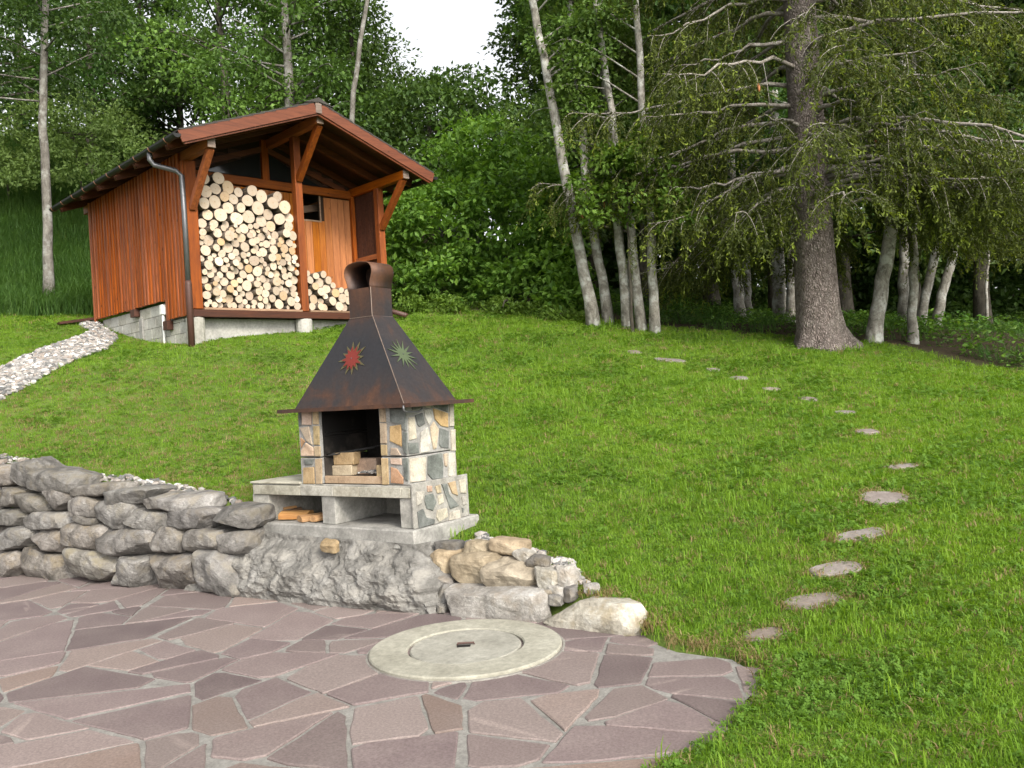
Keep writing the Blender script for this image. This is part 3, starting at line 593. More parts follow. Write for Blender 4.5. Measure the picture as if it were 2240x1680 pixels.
# footing
MB().box(-WC - .05, .04, -.05, DC + .1, -.15, 0).build('footing', M['bbqcon'], bq, bevel=.012)
MB().box(-WC - .02, .02, .02, DC + .05, -.55, -.15).build('foundation', M['bbqcon'], bq)
hsl = .232
uL1 = pix_frame(BBF, *zz(200, 1200), 1, 0)[0]; uM0 = pix_frame(BBF, *zz(690, 1200), 1, 0)[0]; uM1 = pix_frame(BBF, *zz(815, 1200), 1, 0)[0]; uR0 = pix_frame(BBF, *zz(1415, 1200), 1, 0)[0]
for a, b in ((-WC, uL1), (uM0, uM1), (uR0, -.012)):
    MB().box(a, b, .012, DC - .01, 0.001, hsl).build('block_pillar', M['bbqcon'], bq, bevel=.006)
MB().box(-WC + .02, -.02, DC - .06, DC - .013, .002, hsl - .001).build('niche_back', M['bbqcon'], bq)
MB().box(-WC - .004, -.010, .02, DC, hsl + .001, HS - .004).build('counter_slab', M['bbqcon'], bq, bevel=.006)
xs_ = [pix_frame(BBF, *zz(x, 1000), 1, 0)[0] for x in (65, 500, 805, 1050, 1440, 1518)]
for a, b in zip(xs_[:-1], xs_[1:]):
    MB().box(a + .0015, b - .0015, -.006, .021, hsl - .002, HS - .018).build('edge_tile', M['slabtile'], bq, bevel=.003)
MB().box(-WC - .012, -1.21, .0, DC + .02, HS - .006, HS + .012).build('counter_top', M['slabtile'], bq, bevel=.005)
MB().box(-.014, .006, -.004, DC + .012, .001, HS + .012).build('side_panel', M['grout'], bq, bevel=.004)
# fire box walls in two tiers
oL = fv(690, 600)[0]; oR = fv(1240, 600)[0]; fl0 = -.05 - 1.159; zc = fv(560, 682)[2]; ftop = HS + HF
def tier(z0, z1, nm):
    w1 = MB().box(fl0, oL - .005, FF, FF + FD, z0, z1).build('fire_box_wall', M['grout'], bq, bevel=.004)
    w2 = MB().box(oR + .005, -.05, FF, FF + FD, z0, z1).build('fire_box_wall', M['grout'], bq, bevel=.004)
    for a in (oL - .004, oR - .008): MB().box(a, a + .012, FF + .03, FF + FD - .062, z0 + .002, z1).build('fire_box_lining', M['soot'], bq)
    return w1, w2
MB().box(oL - .0045, oR + .0045, FF + FD - .06, FF + FD - .002, HS, ftop).build('fire_box_back', M['soot'], bq)
lo, hi_ = tier(HS, zc - .005, 0), tier(zc + .003, ftop, 1)
MB().box(oL + .01, oR - .01, FF + .04, FF + FD - .06, HS + .002, HS + .05).build('hearth', M['soot'], bq)
MB().box(oL + .01, oR - .01, FF + .012, FF + .04, HS + .002, HS + .062).build('hearth_sill', M['vorange'], bq, bevel=.004)
def veneer(poly, mat, where, parent, th=.011):
    if where == 'f':
        pts = [fv(*p) for p in poly]; V, Fl = prism([(p[0], p[2]) for p in pts], th, lambda a, b, h: (a, FF - h, b), .005)
    else:
        fn, u0 = (su, -.05) if where == 's' else (lu, .006); pts = [fn(*p) for p in poly]; V, Fl = prism([(p[1], p[2]) for p in pts], th, lambda a, b, h: (u0 + h, a, b), .005)
    bm = bmesh.new(); vs = [bm.verts.new(v) for v in V]
    for f in Fl: bm.faces.new([vs[i] for i in f])
    bmesh.ops.recalc_face_normals(bm, faces=bm.faces[:]); me = bpy.data.meshes.new('veneer'); bm.to_mesh(me); bm.free()
    return link('veneer_stone', me, M[mat], parent)
front_l = [('vpink', [(515, 245), (606, 245), (603, 380), (518, 378)]), ('vgreen', [(484, 245), (508, 245), (508, 385), (490, 395)]), ('vtan', [(500, 408), (580, 395), (614, 565), (560, 530)]), ('vorange', [(505, 500), (545, 532), (512, 595)]), ('vpink', [(508, 622), (555, 548), (622, 592), (626, 668), (510, 668)]),
           ('vtan', [(530, 778), (628, 772), (634, 928), (532, 928)]), ('vgreen', [(532, 702), (628, 697), (614, 748), (548, 752)]), ('brick', [(617, 242), (664, 242), (671, 375), (622, 375)]), ('brick', [(624, 390), (674, 390), (680, 565), (630, 565)]), ('brick', [(632, 580), (684, 580), (689, 672), (637, 672)]), ('brick', [(642, 697), (697, 692), (702, 928), (652, 932)])]
front_r = [('brick', [(1238, 228), (1290, 228), (1298, 355), (1243, 355)]), ('brick', [(1245, 365), (1300, 365), (1305, 553), (1250, 553)]), ('brick', [(1252, 565), (1306, 565), (1309, 664), (1256, 664)]), ('brick', [(1257, 690), (1314, 690), (1324, 934), (1269, 938)]),
           ('vgreen', [(1332, 228), (1478, 228), (1488, 440), (1452, 420), (1445, 378), (1340, 350)]), ('vtan', [(1336, 392), (1438, 378), (1444, 582), (1336, 530)]), ('vgreen', [(1458, 440), (1490, 455), (1494, 655), (1468, 640), (1454, 590)]), ('vpink', [(1345, 592), (1400, 597), (1438, 662), (1342, 660)]),
           ('vpink', [(1342, 692), (1440, 692), (1444, 750), (1346, 745)]), ('vorange', [(1346, 772), (1400, 792), (1458, 872), (1458, 930), (1346, 920)]), ('vgreen', [(1456, 692), (1500, 685), (1504, 900), (1476, 890)])]
side_u = [('vgreen', [(1530, 192), (1620, 190), (1610, 225), (1535, 240)]), ('vcream', [(1642, 187), (1714, 186), (1700, 233), (1652, 210)]), ('vgreen', [(1725, 186), (1866, 180), (1866, 262), (1742, 214)]), ('vtan', [(1727, 226), (1866, 272), (1868, 403), (1802, 390), (1747, 330)]), ('vcream', [(1880, 180), (1916, 178), (1922, 394), (1880, 394)]),
          ('vcream', [(1642, 240), (1700, 232), (1728, 300), (1690, 383), (1652, 310)]), ('vcream', [(1502, 312), (1550, 306), (1574, 508), (1507, 524)]), ('vgreen', [(1562, 292), (1628, 268), (1652, 370), (1600, 398), (1582, 380)]), ('vcream', [(1612, 450), (1678, 403), (1703, 520), (1693, 628), (1612, 643)]), ('vtan', [(1703, 400), (1735, 348), (1778, 420), (1758, 598), (1732, 608), (1712, 500)]),
          ('vgreen', [(1792, 408), (1873, 440), (1870, 598), (1802, 590), (1783, 560)]), ('vcream', [(1892, 426), (1932, 422), (1936, 622), (1897, 622)]), ('vgreen', [(1498, 547), (1588, 547), (1598, 640), (1503, 650)])]
side_l = [('vcream', [(1512, 692), (1663, 682), (1658, 898), (1517, 918)]), ('vgreen', [(1682, 672), (1803, 640), (1823, 760), (1818, 878), (1722, 888), (1678, 840)]), ('vtan', [(1828, 652), (1858, 643), (1858, 770), (1836, 760)]), ('vcream', [(1868, 643), (1932, 642), (1936, 858), (1872, 860)])]
base_s = [('vcream', [(1567, 1002), (1638, 997), (1614, 1108), (1572, 1133)]), ('vorange', [(1667, 947), (1713, 947), (1713, 1000), (1672, 1004)]), ('vgreen', [(1652, 1036), (1720, 1017), (1753, 1100), (1720, 1178), (1662, 1158), (1643, 1090)]), ('vcream', [(1767, 1040), (1808, 1022), (1823, 1100), (1777, 1123)]), ('vgreen', [(1802, 932), (1848, 927), (1866, 1020), (1962, 1130), (1882, 1163), (1847, 1060)]),
          ('vtan', [(1862, 922), (1928, 902), (1952, 1038), (1902, 1018)]), ('vcream', [(1962, 892), (2020, 884), (2030, 1018), (1977, 1010)]), ('vcream', [(1987, 1052), (2030, 1038), (2036, 1118), (2002, 1128)]), ('vgreen', [(1577, 1190), (1628, 1162), (1658, 1240), (1738, 1260), (1733, 1298), (1592, 1343)]), ('vcream', [(1762, 1172), (1848, 1152), (1862, 1230), (1782, 1283), (1753, 1240)]), ('vcream', [(1882, 1192), (1968, 1172), (1978, 1248), (1872, 1268)]), ('vgreen', [(1990, 1150), (2010, 1160), (2000, 1200)]), ('vtan', [(1742, 952), (1788, 935), (1798, 1010), (1762, 1018)])]
for mt, pl in front_l: veneer(pl, mt, 'f', lo[0] if pl[0][1] > 680 else hi_[0])
for mt, pl in front_r: veneer(pl, mt, 'f', lo[1] if pl[0][1] > 680 else hi_[1])
for mt, pl in side_u: veneer(pl, mt, 's', hi_[1])
for mt, pl in side_l: veneer(pl, mt, 's', lo[1])
sp_ = [o for o in bq.children if o.name.startswith('side_panel')][0]
for mt, pl in base_s: veneer(pl, mt, 'b', sp_)
# fire bricks, grill bars, ash inside
hz = HS + .05; fc = (oL + oR) / 2
def fb(u, v, z, a, b, c, rz, mat):
    o = MB().box(-a / 2, a / 2, -b / 2, b / 2, 0, c).build('fire_brick', M[mat], bq, bevel=.006); o.location = (u, v, z); o.rotation_euler.z = rz; return o
for u, v, z, a, b, c, rz, mt in [(oL + .10, FF + .16, hz + .001, .2, .10, .085, .12, 'vtan'), (oL + .115, FF + .17, hz + .088, .21, .10, .10, .1, 'brick'), (oL + .28, FF + .26, hz + .001, .2, .10, .13, .1, 'vpink'), (oL + .38, FF + .45, hz + .001, .22, .05, .22, .0, 'grout'), (oL + .60, FF + .46, hz + .001, .2, .05, .2, -.1, 'soot'), (oR - .06, FF + .09, hz + .001, .06, .11, .095, .05, 'brick')]: fb(u, v, z, a, b, c, rz, mt)
gp = g.uniform((oL + .3, FF + .07), (oR - .08, FF + .4), (260, 2)); gs = g.uniform(.006, .018, 260)
ash = gravel('charcoal', np.c_[gp, hz + gs * .5 + .03 * np.exp(-((gp[:, 0] - oR + .25) / .15) ** 2)], gs, M['ash']); ash.parent = bq; ash['label'] = 'grey ash and burnt charcoal heaped on the hearth'; del ash['category']
for k, z in enumerate((.21, .235, .385, .41)):
    MB().tube([(oL + .012, FF + .045, HS + z), (oL + .012, FF + FD - .065, HS + z)], .005, 6).build('grill_rail', M['black'], bq)
for k in range(5):
    v = FF + .05 + k * .01
MB().tube([(oL + .015, FF + .06, HS + .222), (oL + .30, FF + .30, HS + .262)], .006, 6).build('grill_bar', M['black'], bq)
MB().tube([(oL + .015, FF + .10, HS + .23), (oL + .33, FF + .36, HS + .275)], .006, 6).build('grill_bar', M['black'], bq)
# hood
rz0 = ftop + .001
hd_u0, hd_u1, hd_v0, hd_v1 = -1.225, -.035, FF - .02, FF + FD + .03
MB().box(-1.35, .085, FF - .085, FF + FD + .09, rz0, rz0 + .012).build('hood_rim', M['hood'], bq)
b = MB(); b.box(-1.35, .085, FF - .092, FF - .0855, rz0 - .012, rz0 + .018).box(.0855, .092, FF - .092, FF + FD + .095, rz0 - .012, rz0 + .018).box(-1.357, -1.355, FF - .092, FF + FD + .095, rz0 - .012, rz0 + .018); b.build('rim_angle', M['hood'], bq)
cu, cv, cw = -.60, .315, .118; zt, zc1 = 1.655, 1.875
def loft(rects, name, mat, cap=False):
    V = []; Fl = []
    for u0, u1, v0, v1, z in rects: V += [(u0, v0, z), (u1, v0, z), (u1, v1, z), (u0, v1, z)]
    for i in range(len(rects) - 1):
        for k in range(4): k2 = (k + 1) % 4; Fl.append((i * 4 + k, i * 4 + k2, i * 4 + 4 + k2, i * 4 + 4 + k))
    o = link(name, py_mesh(name, V, Fl), mat, bq); m = o.modifiers.new('solid', 'SOLIDIFY'); m.thickness = .004; m.offset = -1; return o
hood = loft([(hd_u0, hd_u1, hd_v0, hd_v1, rz0 + .0125), (cu - cw, cu + cw, cv - cw, cv + cw, zt)], 'hood', M['hood'])
chim = loft([(cu - cw - .003, cu + cw + .003, cv - cw - .003, cv + cw + .003, zt - .012), (cu - cw - .003, cu + cw + .003, cv - cw - .003, cv + cw + .003, zc1)], 'chimney', M['hood'])
prof = [(.118, 0), (.119, .03), (.124, .06), (.136, .09), (.147, .12), (.149, .15), (.142, .178), (.124, .2), (.095, .214), (.05, .222), (0, .225)]
prof = prof + [(-a, b) for a, b in prof[-2::-1]]; V = []; Fl = []
for v in (cv - cw - .012, cv + cw + .012): V += [(cu + a, v, zc1 + b - .012) for a, b in prof]
n = len(prof)
for k in range(n - 1): Fl.append((k, k + 1, n + k + 1, n + k))
o = link('chimney_cowl', py_mesh('cowl', V, Fl, True), M['hood'], bq); m = o.modifiers.new('solid', 'SOLIDIFY'); m.thickness = .005; m.offset = 0
V = []; V2 = [(cu + a, cv + cw + .0, zc1 + b - .012) for a, b in prof]; link('cowl_back', py_mesh('cowl_back', V2, [tuple(range(n))]), M['hood'], bq)
MB().tube([(cu + .12, cv + cw + .002, zc1 + .10), (cu + .155, cv + cw + .01, zc1 + .13)], .004, 6).build('bolt', M['zinc'], bq)
b = MB()
b.tube([(hd_u1 + .001, hd_v0 - .001, rz0 + .013), (cu + cw + .001, cv - cw - .001, zt)], .0035, 6).tube([(cu + cw + .004, cv - cw - .004, zt - .01), (cu + cw + .004, cv - cw - .004, zc1)], .0035, 6)
b.tube([(cu - cw - .002, cv - cw - .005, zt - .012), (cu + cw + .004, cv - cw - .005, zt - .012), (cu + cw + .005, cv + cw, zt - .012)], .003, 6); b.build('weld_seam', M['weld'], bq)
def star(n, r0, r1, th, rotz=0):
    V = [(0, 0, th)]; Fl = []
    for k in range(2 * n):
        t = math.pi * k / n + rotz; r = r1 * (.88 + .24 * ((k * 37) % 5) / 4) if k % 2 == 0 else r0; V += [(r * math.cos(t), r * math.sin(t), th), (r * math.cos(t), r * math.sin(t), 0)]
    for k in range(2 * n):
        a, b_ = 1 + 2 * k, 1 + 2 * ((k + 1) % (2 * n)); Fl += [(0, a, b_), (a, a + 1, b_ + 1, b_)]
    return V, Fl
def face_frame(p00, p10, p11):
    x = (Vector(p10) - Vector(p00)).normalized(); nrm = x.cross(Vector(p11) - Vector(p10)).normalized(); y = nrm.cross(x)
    return x, y, nrm
def put_star(px, py, face, mats):
    if face == 'f': A, B, Cc = (hd_u0, hd_v0, rz0), (hd_u1, hd_v0, rz0), (cu + cw, cv - cw, zt)
    else: A, B, Cc = (hd_u1, hd_v0, rz0), (hd_u1, hd_v1, rz0), (cu + cw, cv + cw, zt)
    x, y, nrm = face_frame(A, B, Cc); c, s = rot2(BYAW); W3 = lambda p: np.array([BX + p[0] * c - p[1] * s, BY + p[0] * s + p[1] * c, BZ + p[2]])
    nw = np.array([nrm.x * c - nrm.y * s, nrm.x * s + nrm.y * c, nrm.z]); P = to_frame(BBF, on_plane(px, py, W3(A), nw)); par = None
    for k, (nn, r0, r1, off, mt, ph) in enumerate(mats):
        V, Fl = star(nn, r0, r1, .004, ph); V = [Vector(P) + nrm * (off + v[2]) + x * v[0] + y * v[1] for v in V]
        o = link('star_ornament' if k == 0 else 'star_layer', py_mesh('star', V, Fl), M[mt], hood)
        if k == 0: o['label'] = 'many pointed painted metal star'
put_star(772, 785, 'f', [(12, .07, .14, .004, 'starolive', .1), (12, .06, .10, .011, 'starred', .1), (8, .004, .005, .016, 'zinc', 0)])
put_star(880, 776, 's', [(14, .052, .145, .006, 'stargreen', .12), (8, .004, .005, .011, 'zinc', 0)])
hp = [pix_frame(BBF, *zz(*p), 0, .03) for p in [(1455, 200), (1460, 245), (1490, 262), (1590, 262), (1625, 240), (1632, 215)]]
MB().tube(hp, .008, 8).build('damper_handle', M['zinc'], bq, True)
# firewood in the left niche (each its own thing)
def split_log(u, v, z, L, r, rz, tw, lab, mat='split'):
    V = []; k = 7; sh = [(math.cos(a) * r * R.uniform(.8, 1.1), abs(math.sin(a)) * r * R.uniform(.85, 1.1) if a < 3.2 else -.0) for a in np.linspace(0, math.pi, k)]
    sh.append((-.0, -r * .12)); n = len(sh)
    for e in (-L / 2, L / 2): V += [(e, a * (1 + .08 * R.random()), b) for a, b in sh]
    Fl = [tuple(range(n - 1, -1, -1)), tuple(range(n, 2 * n))] + [(i, (i + 1) % n, n + (i + 1) % n, n + i) for i in range(n)]
    o = link('split_log', py_mesh('split', V, Fl), M[mat]); P = frame_pt(BBF, u, v, z); o.location = tuple(P); o.rotation_euler = (tw, 0, math.radians(BYAW) + rz)
    return tag(o, lab, 'log', 'firewood in the barbecue niche')
uq = lambda x: pix_frame(BBF, *zz(x, 1250), 1, .08)[0]
split_log(uq(400), .16, .012, .27, .075, .35, 0, 'large split log lying in the barbecue niche')
split_log(uq(560), .12, .012, .2, .052, 1.25, .1, 'split log with reddish end beside the niche pillar')
split_log(uq(655), .14, .012, .2, .046, 1.45, 0, 'small split log against the middle pillar of the niche')
split_log(uq(250), .26, .012, .2, .06, 1.1, 0, 'dark split log at the back of the barbecue niche', 'rawwood')
o = split_log(uq(285), .22, .078, .12, .02, 1.3, 0, 'thin round stick on top of the niche firewood')

# ------------------------------------------------------------------ stepping stones
steps = [(1675, 1394, 90, 30, 'first stepping stone, nearly overgrown, next to the paving'), (1776, 1321, 115, 30, 'wide grey stepping stone, second up from the paving'), (1828, 1249, 105, 28, 'brownish stepping stone, third up from the paving'), (1882, 1175, 108, 34, 'long oval stepping stone, fourth up from the paving'), (1934, 1093, 92, 48, 'large kite shaped stepping stone, fifth up from the paving'),
         (1972, 1024, 66, 16, 'stepping stone half hidden by grass above the kite shaped one'), (1897, 947, 44, 12, 'small stepping stone, seventh up from the paving'), (1850, 905, 48, 14, 'small stepping stone, eighth up from the paving'), (1768, 875, 36, 9, 'faint stepping stone, ninth up from the paving'), (1687, 853, 36, 12, 'pinkish stepping stone, tenth up from the paving'),
         (1617, 829, 36, 10, 'thin stepping stone, eleventh up from the paving'), (1560, 811, 30, 8, 'thin stepping stone, twelfth up from the paving'), (1464, 790, 62, 14, 'long pale stepping stone near the top of the lawn'), (1388, 772, 24, 8, 'last small stepping stone below the slender trunks')]
STEPS = []
for q, (px, py, pw, ph, lab) in enumerate(steps):
    p = on_ground(px, py); e = .02; gx = (g1(p[0] + .15, p[1]) - g1(p[0] - .15, p[1])) / .3; gy = (g1(p[0], p[1] + .15) - g1(p[0], p[1] - .15)) / .3
    a, b = max(.12, pw / F_PX * p[1] / 2 * 1.12), .08 + .025 * R.random()
    if q == 4: b = .18
    pts = []
    for k in range(14):
        t = 2 * math.pi * k / 14; rr = 1 / (abs(math.cos(t)) ** 3 + abs(math.sin(t)) ** 3) ** (1 / 3) * R.uniform(.88, 1.06); pts.append((a * rr * math.cos(t), b * rr * math.sin(t)))
    V, Fl = prism(pts, .06, lambda x, y, h: (x, y, h - .03), .012)
    o = link('stepping_stone', py_mesh('step', V, Fl), M['step']); o.location = (p[0], p[1], p[2] - .004); nrm = Vector((-gx, -gy, 1)).normalized()
    o.rotation_euler = nrm.to_track_quat('Z', 'Y').to_euler(); o.rotation_euler.rotate_axis('Z', R.uniform(-.2, .2) - o.rotation_euler.z)
    tag(o, lab, 'stepping stone', 'stepping stones up the lawn'); STEPS.append((p[0], p[1], a, b))

# ------------------------------------------------------------------ wood shed
sh = thing('wood_shed', 'orange stained timber wood shed with open front on concrete piers', 'shed', (SX, SY, SZ), math.radians(SYAW))
W_, D_, PD = 4.0, 4.4, .97             # width, depth, depth of the open store in front
sl = .365; zpb = 2.474; zpt = 2.634    # roof pitch; purlin bottom / top
def rw(u): return zpt + sl * (2 - abs(u - 2))            # underside of the rafters
V0, V1, UE = -.98, D_ + .6, .47                            # roof front, back, eave overhang
# posts
MB().box(.0, .19, .0, .05, .002, zpb).build('corner_post', M['stain'], sh, bevel=.006)
MB().box(-.02, .05, .052, .17, -.1, zpb).build('corner_post', M['stain'], sh, bevel=.006)
MB().box(2.06, 2.2, .0, .14, .002, rw(2) - .16).build('post', M['stain'], sh, bevel=.006)
MB().box(3.87, 4.01, .0, .14, .002, zpb).build('post', M['stain'], sh, bevel=.006)
# purlins with weathered ends
for u, z0, z1 in ((.07, zpb, zpt), (2.1, rw(2) - .16, rw(2) - .003), (3.93, zpb, zpt)):
    p = MB().box(u - .065, u + .065, V0 + .12, D_ + .5, z0 + .001, z1 - .001).build('purlin', M['stain_y'], sh, bevel=.005)
    MB().box(u - .066, u + .066, V0 + .10, V0 + .1195, z0, z1).build('purlin_end', M['greywood'], p, bevel=.004)
# braces to the overhanging purlins
for u, zt_ in ((.09, zpb), (2.13, rw(2) - .16), (3.93, zpb)):
    MB().beam((u, .0, zt_ - .80), (u, -.78, zt_ + .01), .11, .11, (1, 0, 0)).build('brace', M['stain'], sh, bevel=.005)
# rafters (pairs), seen from below, soffit shade put into their colour
for v in (V0 + .06, -.35, .25, 1.0, 1.9, 2.8, 3.7, D_ + .5):
    for sg in (-1, 1):
        a = (2 + sg * .0, v, rw(2) + .07); e = (2 + sg * (2 + UE - .03), v, rw(2 + sg * (2 + UE - .03)) + .07); MB().beam(a, e, .08, .13).build('rafter', M['shadetimber'], sh, bevel=.004)
# roof deck, shingles, ridge
for sg in (-1, 1):
    ue = 2 + sg * (2 + UE); dk = MB(); z0 = rw(2) + .137
    dk.beam((2, (V0 + V1) / 2, z0 + .012), (ue, (V0 + V1) / 2, z0 + .012 - sl * (2 + UE)), V1 - V0, .022); dko = dk.build('roof_deck', M['darkwood'], sh)  # deck in dark wood, so the soffit's shade is in its colour
    nc = 12
    for k in range(nc):
        f0, f1 = k / nc, (k + 1) / nc; u0, u1 = 2 + sg * (2 + UE + .03) * f0, 2 + sg * (2 + UE + .03) * min(1, f1 + .03); L = (2 + UE + .03)
        V = [(u0, V0 - .03, z0 + .030 - sl * L * f0), (u1, V0 - .03, z0 + .046 - sl * L * min(1, f1 + .03))]
        b = MB(); b.beam((u0, (V0 + V1) / 2, z0 + .032 - sl * L * f0), (u1, (V0 + V1) / 2, z0 + .05 - sl * L * min(1, f1 + .03)), V1 - V0 + .06, .022); b.build('shingle_course', M['roof'], dko)
    # fascia: upper barge board over a set back lower one
    L = 2 + UE + .02
    MB().beam((2 + sg * .055, V0 - .013, z0 - .065 - sl * .055), (2 + sg * L, V0 - .013, z0 - .065 - sl * L), .024, .185).build('fascia', M['fascia'], sh, bevel=.004)
    MB().beam((2, V0 + .022, rw(2) + .02), (2 + sg * (L - .05), V0 + .022, rw(2) + .02 - sl * (L - .05)), .04, .15).build('barge_board', M['fascia'], sh, bevel=.004)
zr = rw(2) + .19
MB().add([(1.72, V0 - .05, zr - .075), (2, V0 - .05, zr + .05), (2.28, V0 - .05, zr - .075), (2.0, V0 - .05, zr - .03), (1.72, V1, zr - .075), (2, V1, zr + .05), (2.28, V1, zr - .075), (2.0, V1, zr - .03)], [(0, 3, 2, 1), (4, 5, 6, 7), (0, 1, 5, 4), (1, 2, 6, 5), (2, 3, 7, 6), (3, 0, 4, 7)]).build('ridge_cap', M['roof'], sh)
MB().box(1.94, 2.06, V0 - .03, V0 - .002, zr - .22, zr - .03).build('ridge_trim', M['greywood'], sh)
# left wall: boards with battens
def zb(v): return .25 if v > 1.02 else -.10
lw = MB().box(-.004, .03, .17, D_, .26, zpb - .01).build('side_wall', M['cavity'], sh)
v = .175; k = 0
while v < D_ - .02:
    wd = min(R.uniform(.125, .15), D_ - v); z0 = zb(v + .05); top_ = zpt - .02
    MB().box(-.030 - (.0 if k % 2 else .0), -.005, v, v + wd - .004, z0 + R.uniform(-.01, .01), top_).build('board', M['stain'], lw)
    MB().box(-.052, -.0305, v - .022, v + .022, z0 + R.uniform(-.005, .012), top_ - .01).build('batten', M['stain'], lw); v += wd; k += 1
MB().box(-.06, -.004, D_ - .0, D_ + .05, .2, zpt - .02).build('corner_board', M['stain'], sh)
MB().box(3.96, 4.03, .142, D_, -.02, zpb - .002).build('side_wall', M['cavity'], sh)
rwall = [o for o in sh.children if o.name.startswith('side_wall')][-1]
v = .145
while v < PD: MB().box(3.935, 3.9595, v, v + .135, .002, zpb - .005).build('board', M['darkwood'], rwall); v += .14
for v in np.arange(.145, D_ - .1, .14): MB().box(4.0305, 4.055, v, v + .135, -.05, zpb - .005).build('board', M['stain'], rwall)
MB().box(3.88, 3.934, .14, PD, 1.10, 1.2).build('rail', M['stain_y'], sh, bevel=.004)
MB().box(3.85, 3.93, PD - .09, PD - .01, .002, zpb - .004).build('post', M['stain'], sh, bevel=.004)
# partition wall of amber boards with a square window
pw = MB().box(.1, 3.93, PD + .03, PD + .06, .002, 1.42).box(.1, 2.62, PD + .03, PD + .06, 1.4205, 2.28).box(3.10, 3.93, PD + .03, PD + .06, 1.4205, 2.28).box(2.62, 3.10, PD + .03, PD + .06, 1.93, 2.28).build('partition_wall', M['cavity'], sh)
wu0, wu1, wz0, wz1 = [x for x in (0, 0, 0, 0)]
q0 = pix_frame(SHF, 657, 426, 1, PD); q1 = pix_frame(SHF, 701, 483, 1, PD); wu0, wu1, wz0, wz1 = q0[0], q1[0], q1[2], q0[2] + .03
pw.data.clear_geometry(); b = MB(); ztop = 2.53
b.box(.1, wu0, PD + .03, PD + .06, .002, ztop).box(wu1, 3.93, PD + .03, PD + .06, .002, ztop).box(wu0, wu1, PD + .03, PD + .06, .002, wz0)
if wz1 < ztop: b.box(wu0, wu1, PD + .03, PD + .06, wz1, ztop)
pw.data.from_pydata(b.V, [], b.F); pw.data.update()
u = .10
while u < 3.9:
    wd = R.uniform(.13, .165); u2 = min(u + wd, 3.92); segs = [(.002, ztop - .12)]
    if u2 > wu0 and u < wu1: segs = [(.002, wz0)] + ([(wz1, ztop - .12)] if wz1 < ztop - .12 else [])
    for z0, z1 in segs: MB().box(u, u2 - .006, PD + .005, PD + .029, z0, z1).build('board', M['door'], pw, bevel=.003)
    u = u2
b = MB(); b.box(wu0 - .025, wu0, PD - .004, PD + .0295, wz0 - .03, wz1).box(wu1, wu1 + .025, PD - .004, PD + .0295, wz0 - .03, wz1).box(wu0, wu1, PD - .004, PD + .0295, wz0 - .03, wz0); wf = b.build('window_frame', M['rawwood'], sh, bevel=.003)
MB().beam((wu0 - .3, PD + .5, wz0 + .18), (wu1 + .4, PD + .45, wz0 + .40), .09, .14).build('inner_beam', M['rawwood'], sh); MB().beam((wu0 + .2, PD + .55, wz0 + .22), (wu0 + .65, PD + .55, wz0 - .35), .07, .08).build('inner_brace', M['rawwood'], sh)
MB().box(.06, 3.94, PD - .06, PD + .002, ztop - .1, ztop + .06).build('tie_beam', M['stain_x'], sh, bevel=.005)
# gable above the tie beam: boards, slanted struts, glazed triangles
gb = MB(); zg = ztop + .062
gb.add([(.1, PD + .03, zg), (3.9, PD + .03, zg), (3.9, PD + .03, rw(3.9)), (2, PD + .03, rw(2)), (.1, PD + .03, rw(.1)), (.1, PD + .06, zg), (3.9, PD + .06, zg), (3.9, PD + .06, rw(3.9)), (2, PD + .06, rw(2)), (.1, PD + .06, rw(.1))], [(0, 1, 2, 3, 4), (9, 8, 7, 6, 5), (0, 5, 6, 1), (1, 6, 7, 2), (2, 7, 8, 3), (3, 8, 9, 4), (4, 9, 5, 0)])
gbo = gb.build('gable_wall', M['cavity'], sh)
for sg in (-1, 1):
    MB().add([(2 + sg * .1, PD + .012, zg + .03), (2 + sg * 1.2, PD + .012, zg + .03), (2 + sg * .1, PD + .012, zg + .5), (2 + sg * .1, PD + .026, zg + .03), (2 + sg * 1.2, PD + .026, zg + .03), (2 + sg * .1, PD + .026, zg + .5)], [(0, 1, 2), (5, 4, 3), (0, 3, 4, 1), (1, 4, 5, 2), (2, 5, 3, 0)]).build('gable_pane', M['glass'], gbo)
    MB().beam((2 + sg * .05, PD - .01, zg + .58), (2 + sg * 1.75, PD - .01, zg - .04 + .02), .05, .10).build('gable_strut', M['shadetimber'], gbo)
    for q in range(5): MB().beam((2 + sg * (.6 + q * .26), PD + .016, rw(2) - .05 - sl * (.6 + q * .26)), (2 + sg * (.6 + q * .26), PD + .016, zg + .55 - .36 * (.6 + q * .26)), .25, .02, (0, 1, 0)).build('gable_board', M['darkwood'], gbo)
MB().box(1.93, 2.07, PD - .04, PD + .02, zg, rw(2) - .01).build('gable_post', M['stain'], sh, bevel=.004)
for q in range(9):
    v0 = V0 + .12; u0 = -.3 + q * .26
# floor, sill, piers, foundation
MB().box(.08, 4.0, .05, D_, -.06, 0).build('floor', M['darkwood'], sh)
MB().box(-.05, 4.06, -.03, .0495, -.135, -.012).build('sill_beam', M['darkwood'], sh, bevel=.006)
MB().box(.2, 2.05, -.022, .06, -.0115, .026).build('floor_edge', M['rawwood'], sh, bevel=.003); MB().box(2.21, 3.86, -.022, .06, -.0115, .022).build('floor_edge', M['rawwood'], sh, bevel=.003)
def pier(u, v, r, z0, z1):
    o = MB().tube([(u, v, z0), (u, v, z1 - .012), (u, v, z1)], [r, r, r - .012], 14).build('pier', M['concrete'], sh, False); o.data.polygons.foreach_set('use_smooth', [False] * len(o.data.polygons)); return o
pier(.09, .12, .15, -.95, -.137); pier(2.13, .10, .15, -.75, -.137); pier(4.1, .1, .16, -.5, -.137)
MB().box(.3, 3.95, .22, .40, -1.0, -.137).build('foundation', M['concrete'], sh)
fw = MB().box(.06, .2, .30, 4.3, -1.0, .22).build('foundation', M['grout'], sh)
z = -.95; row = 0
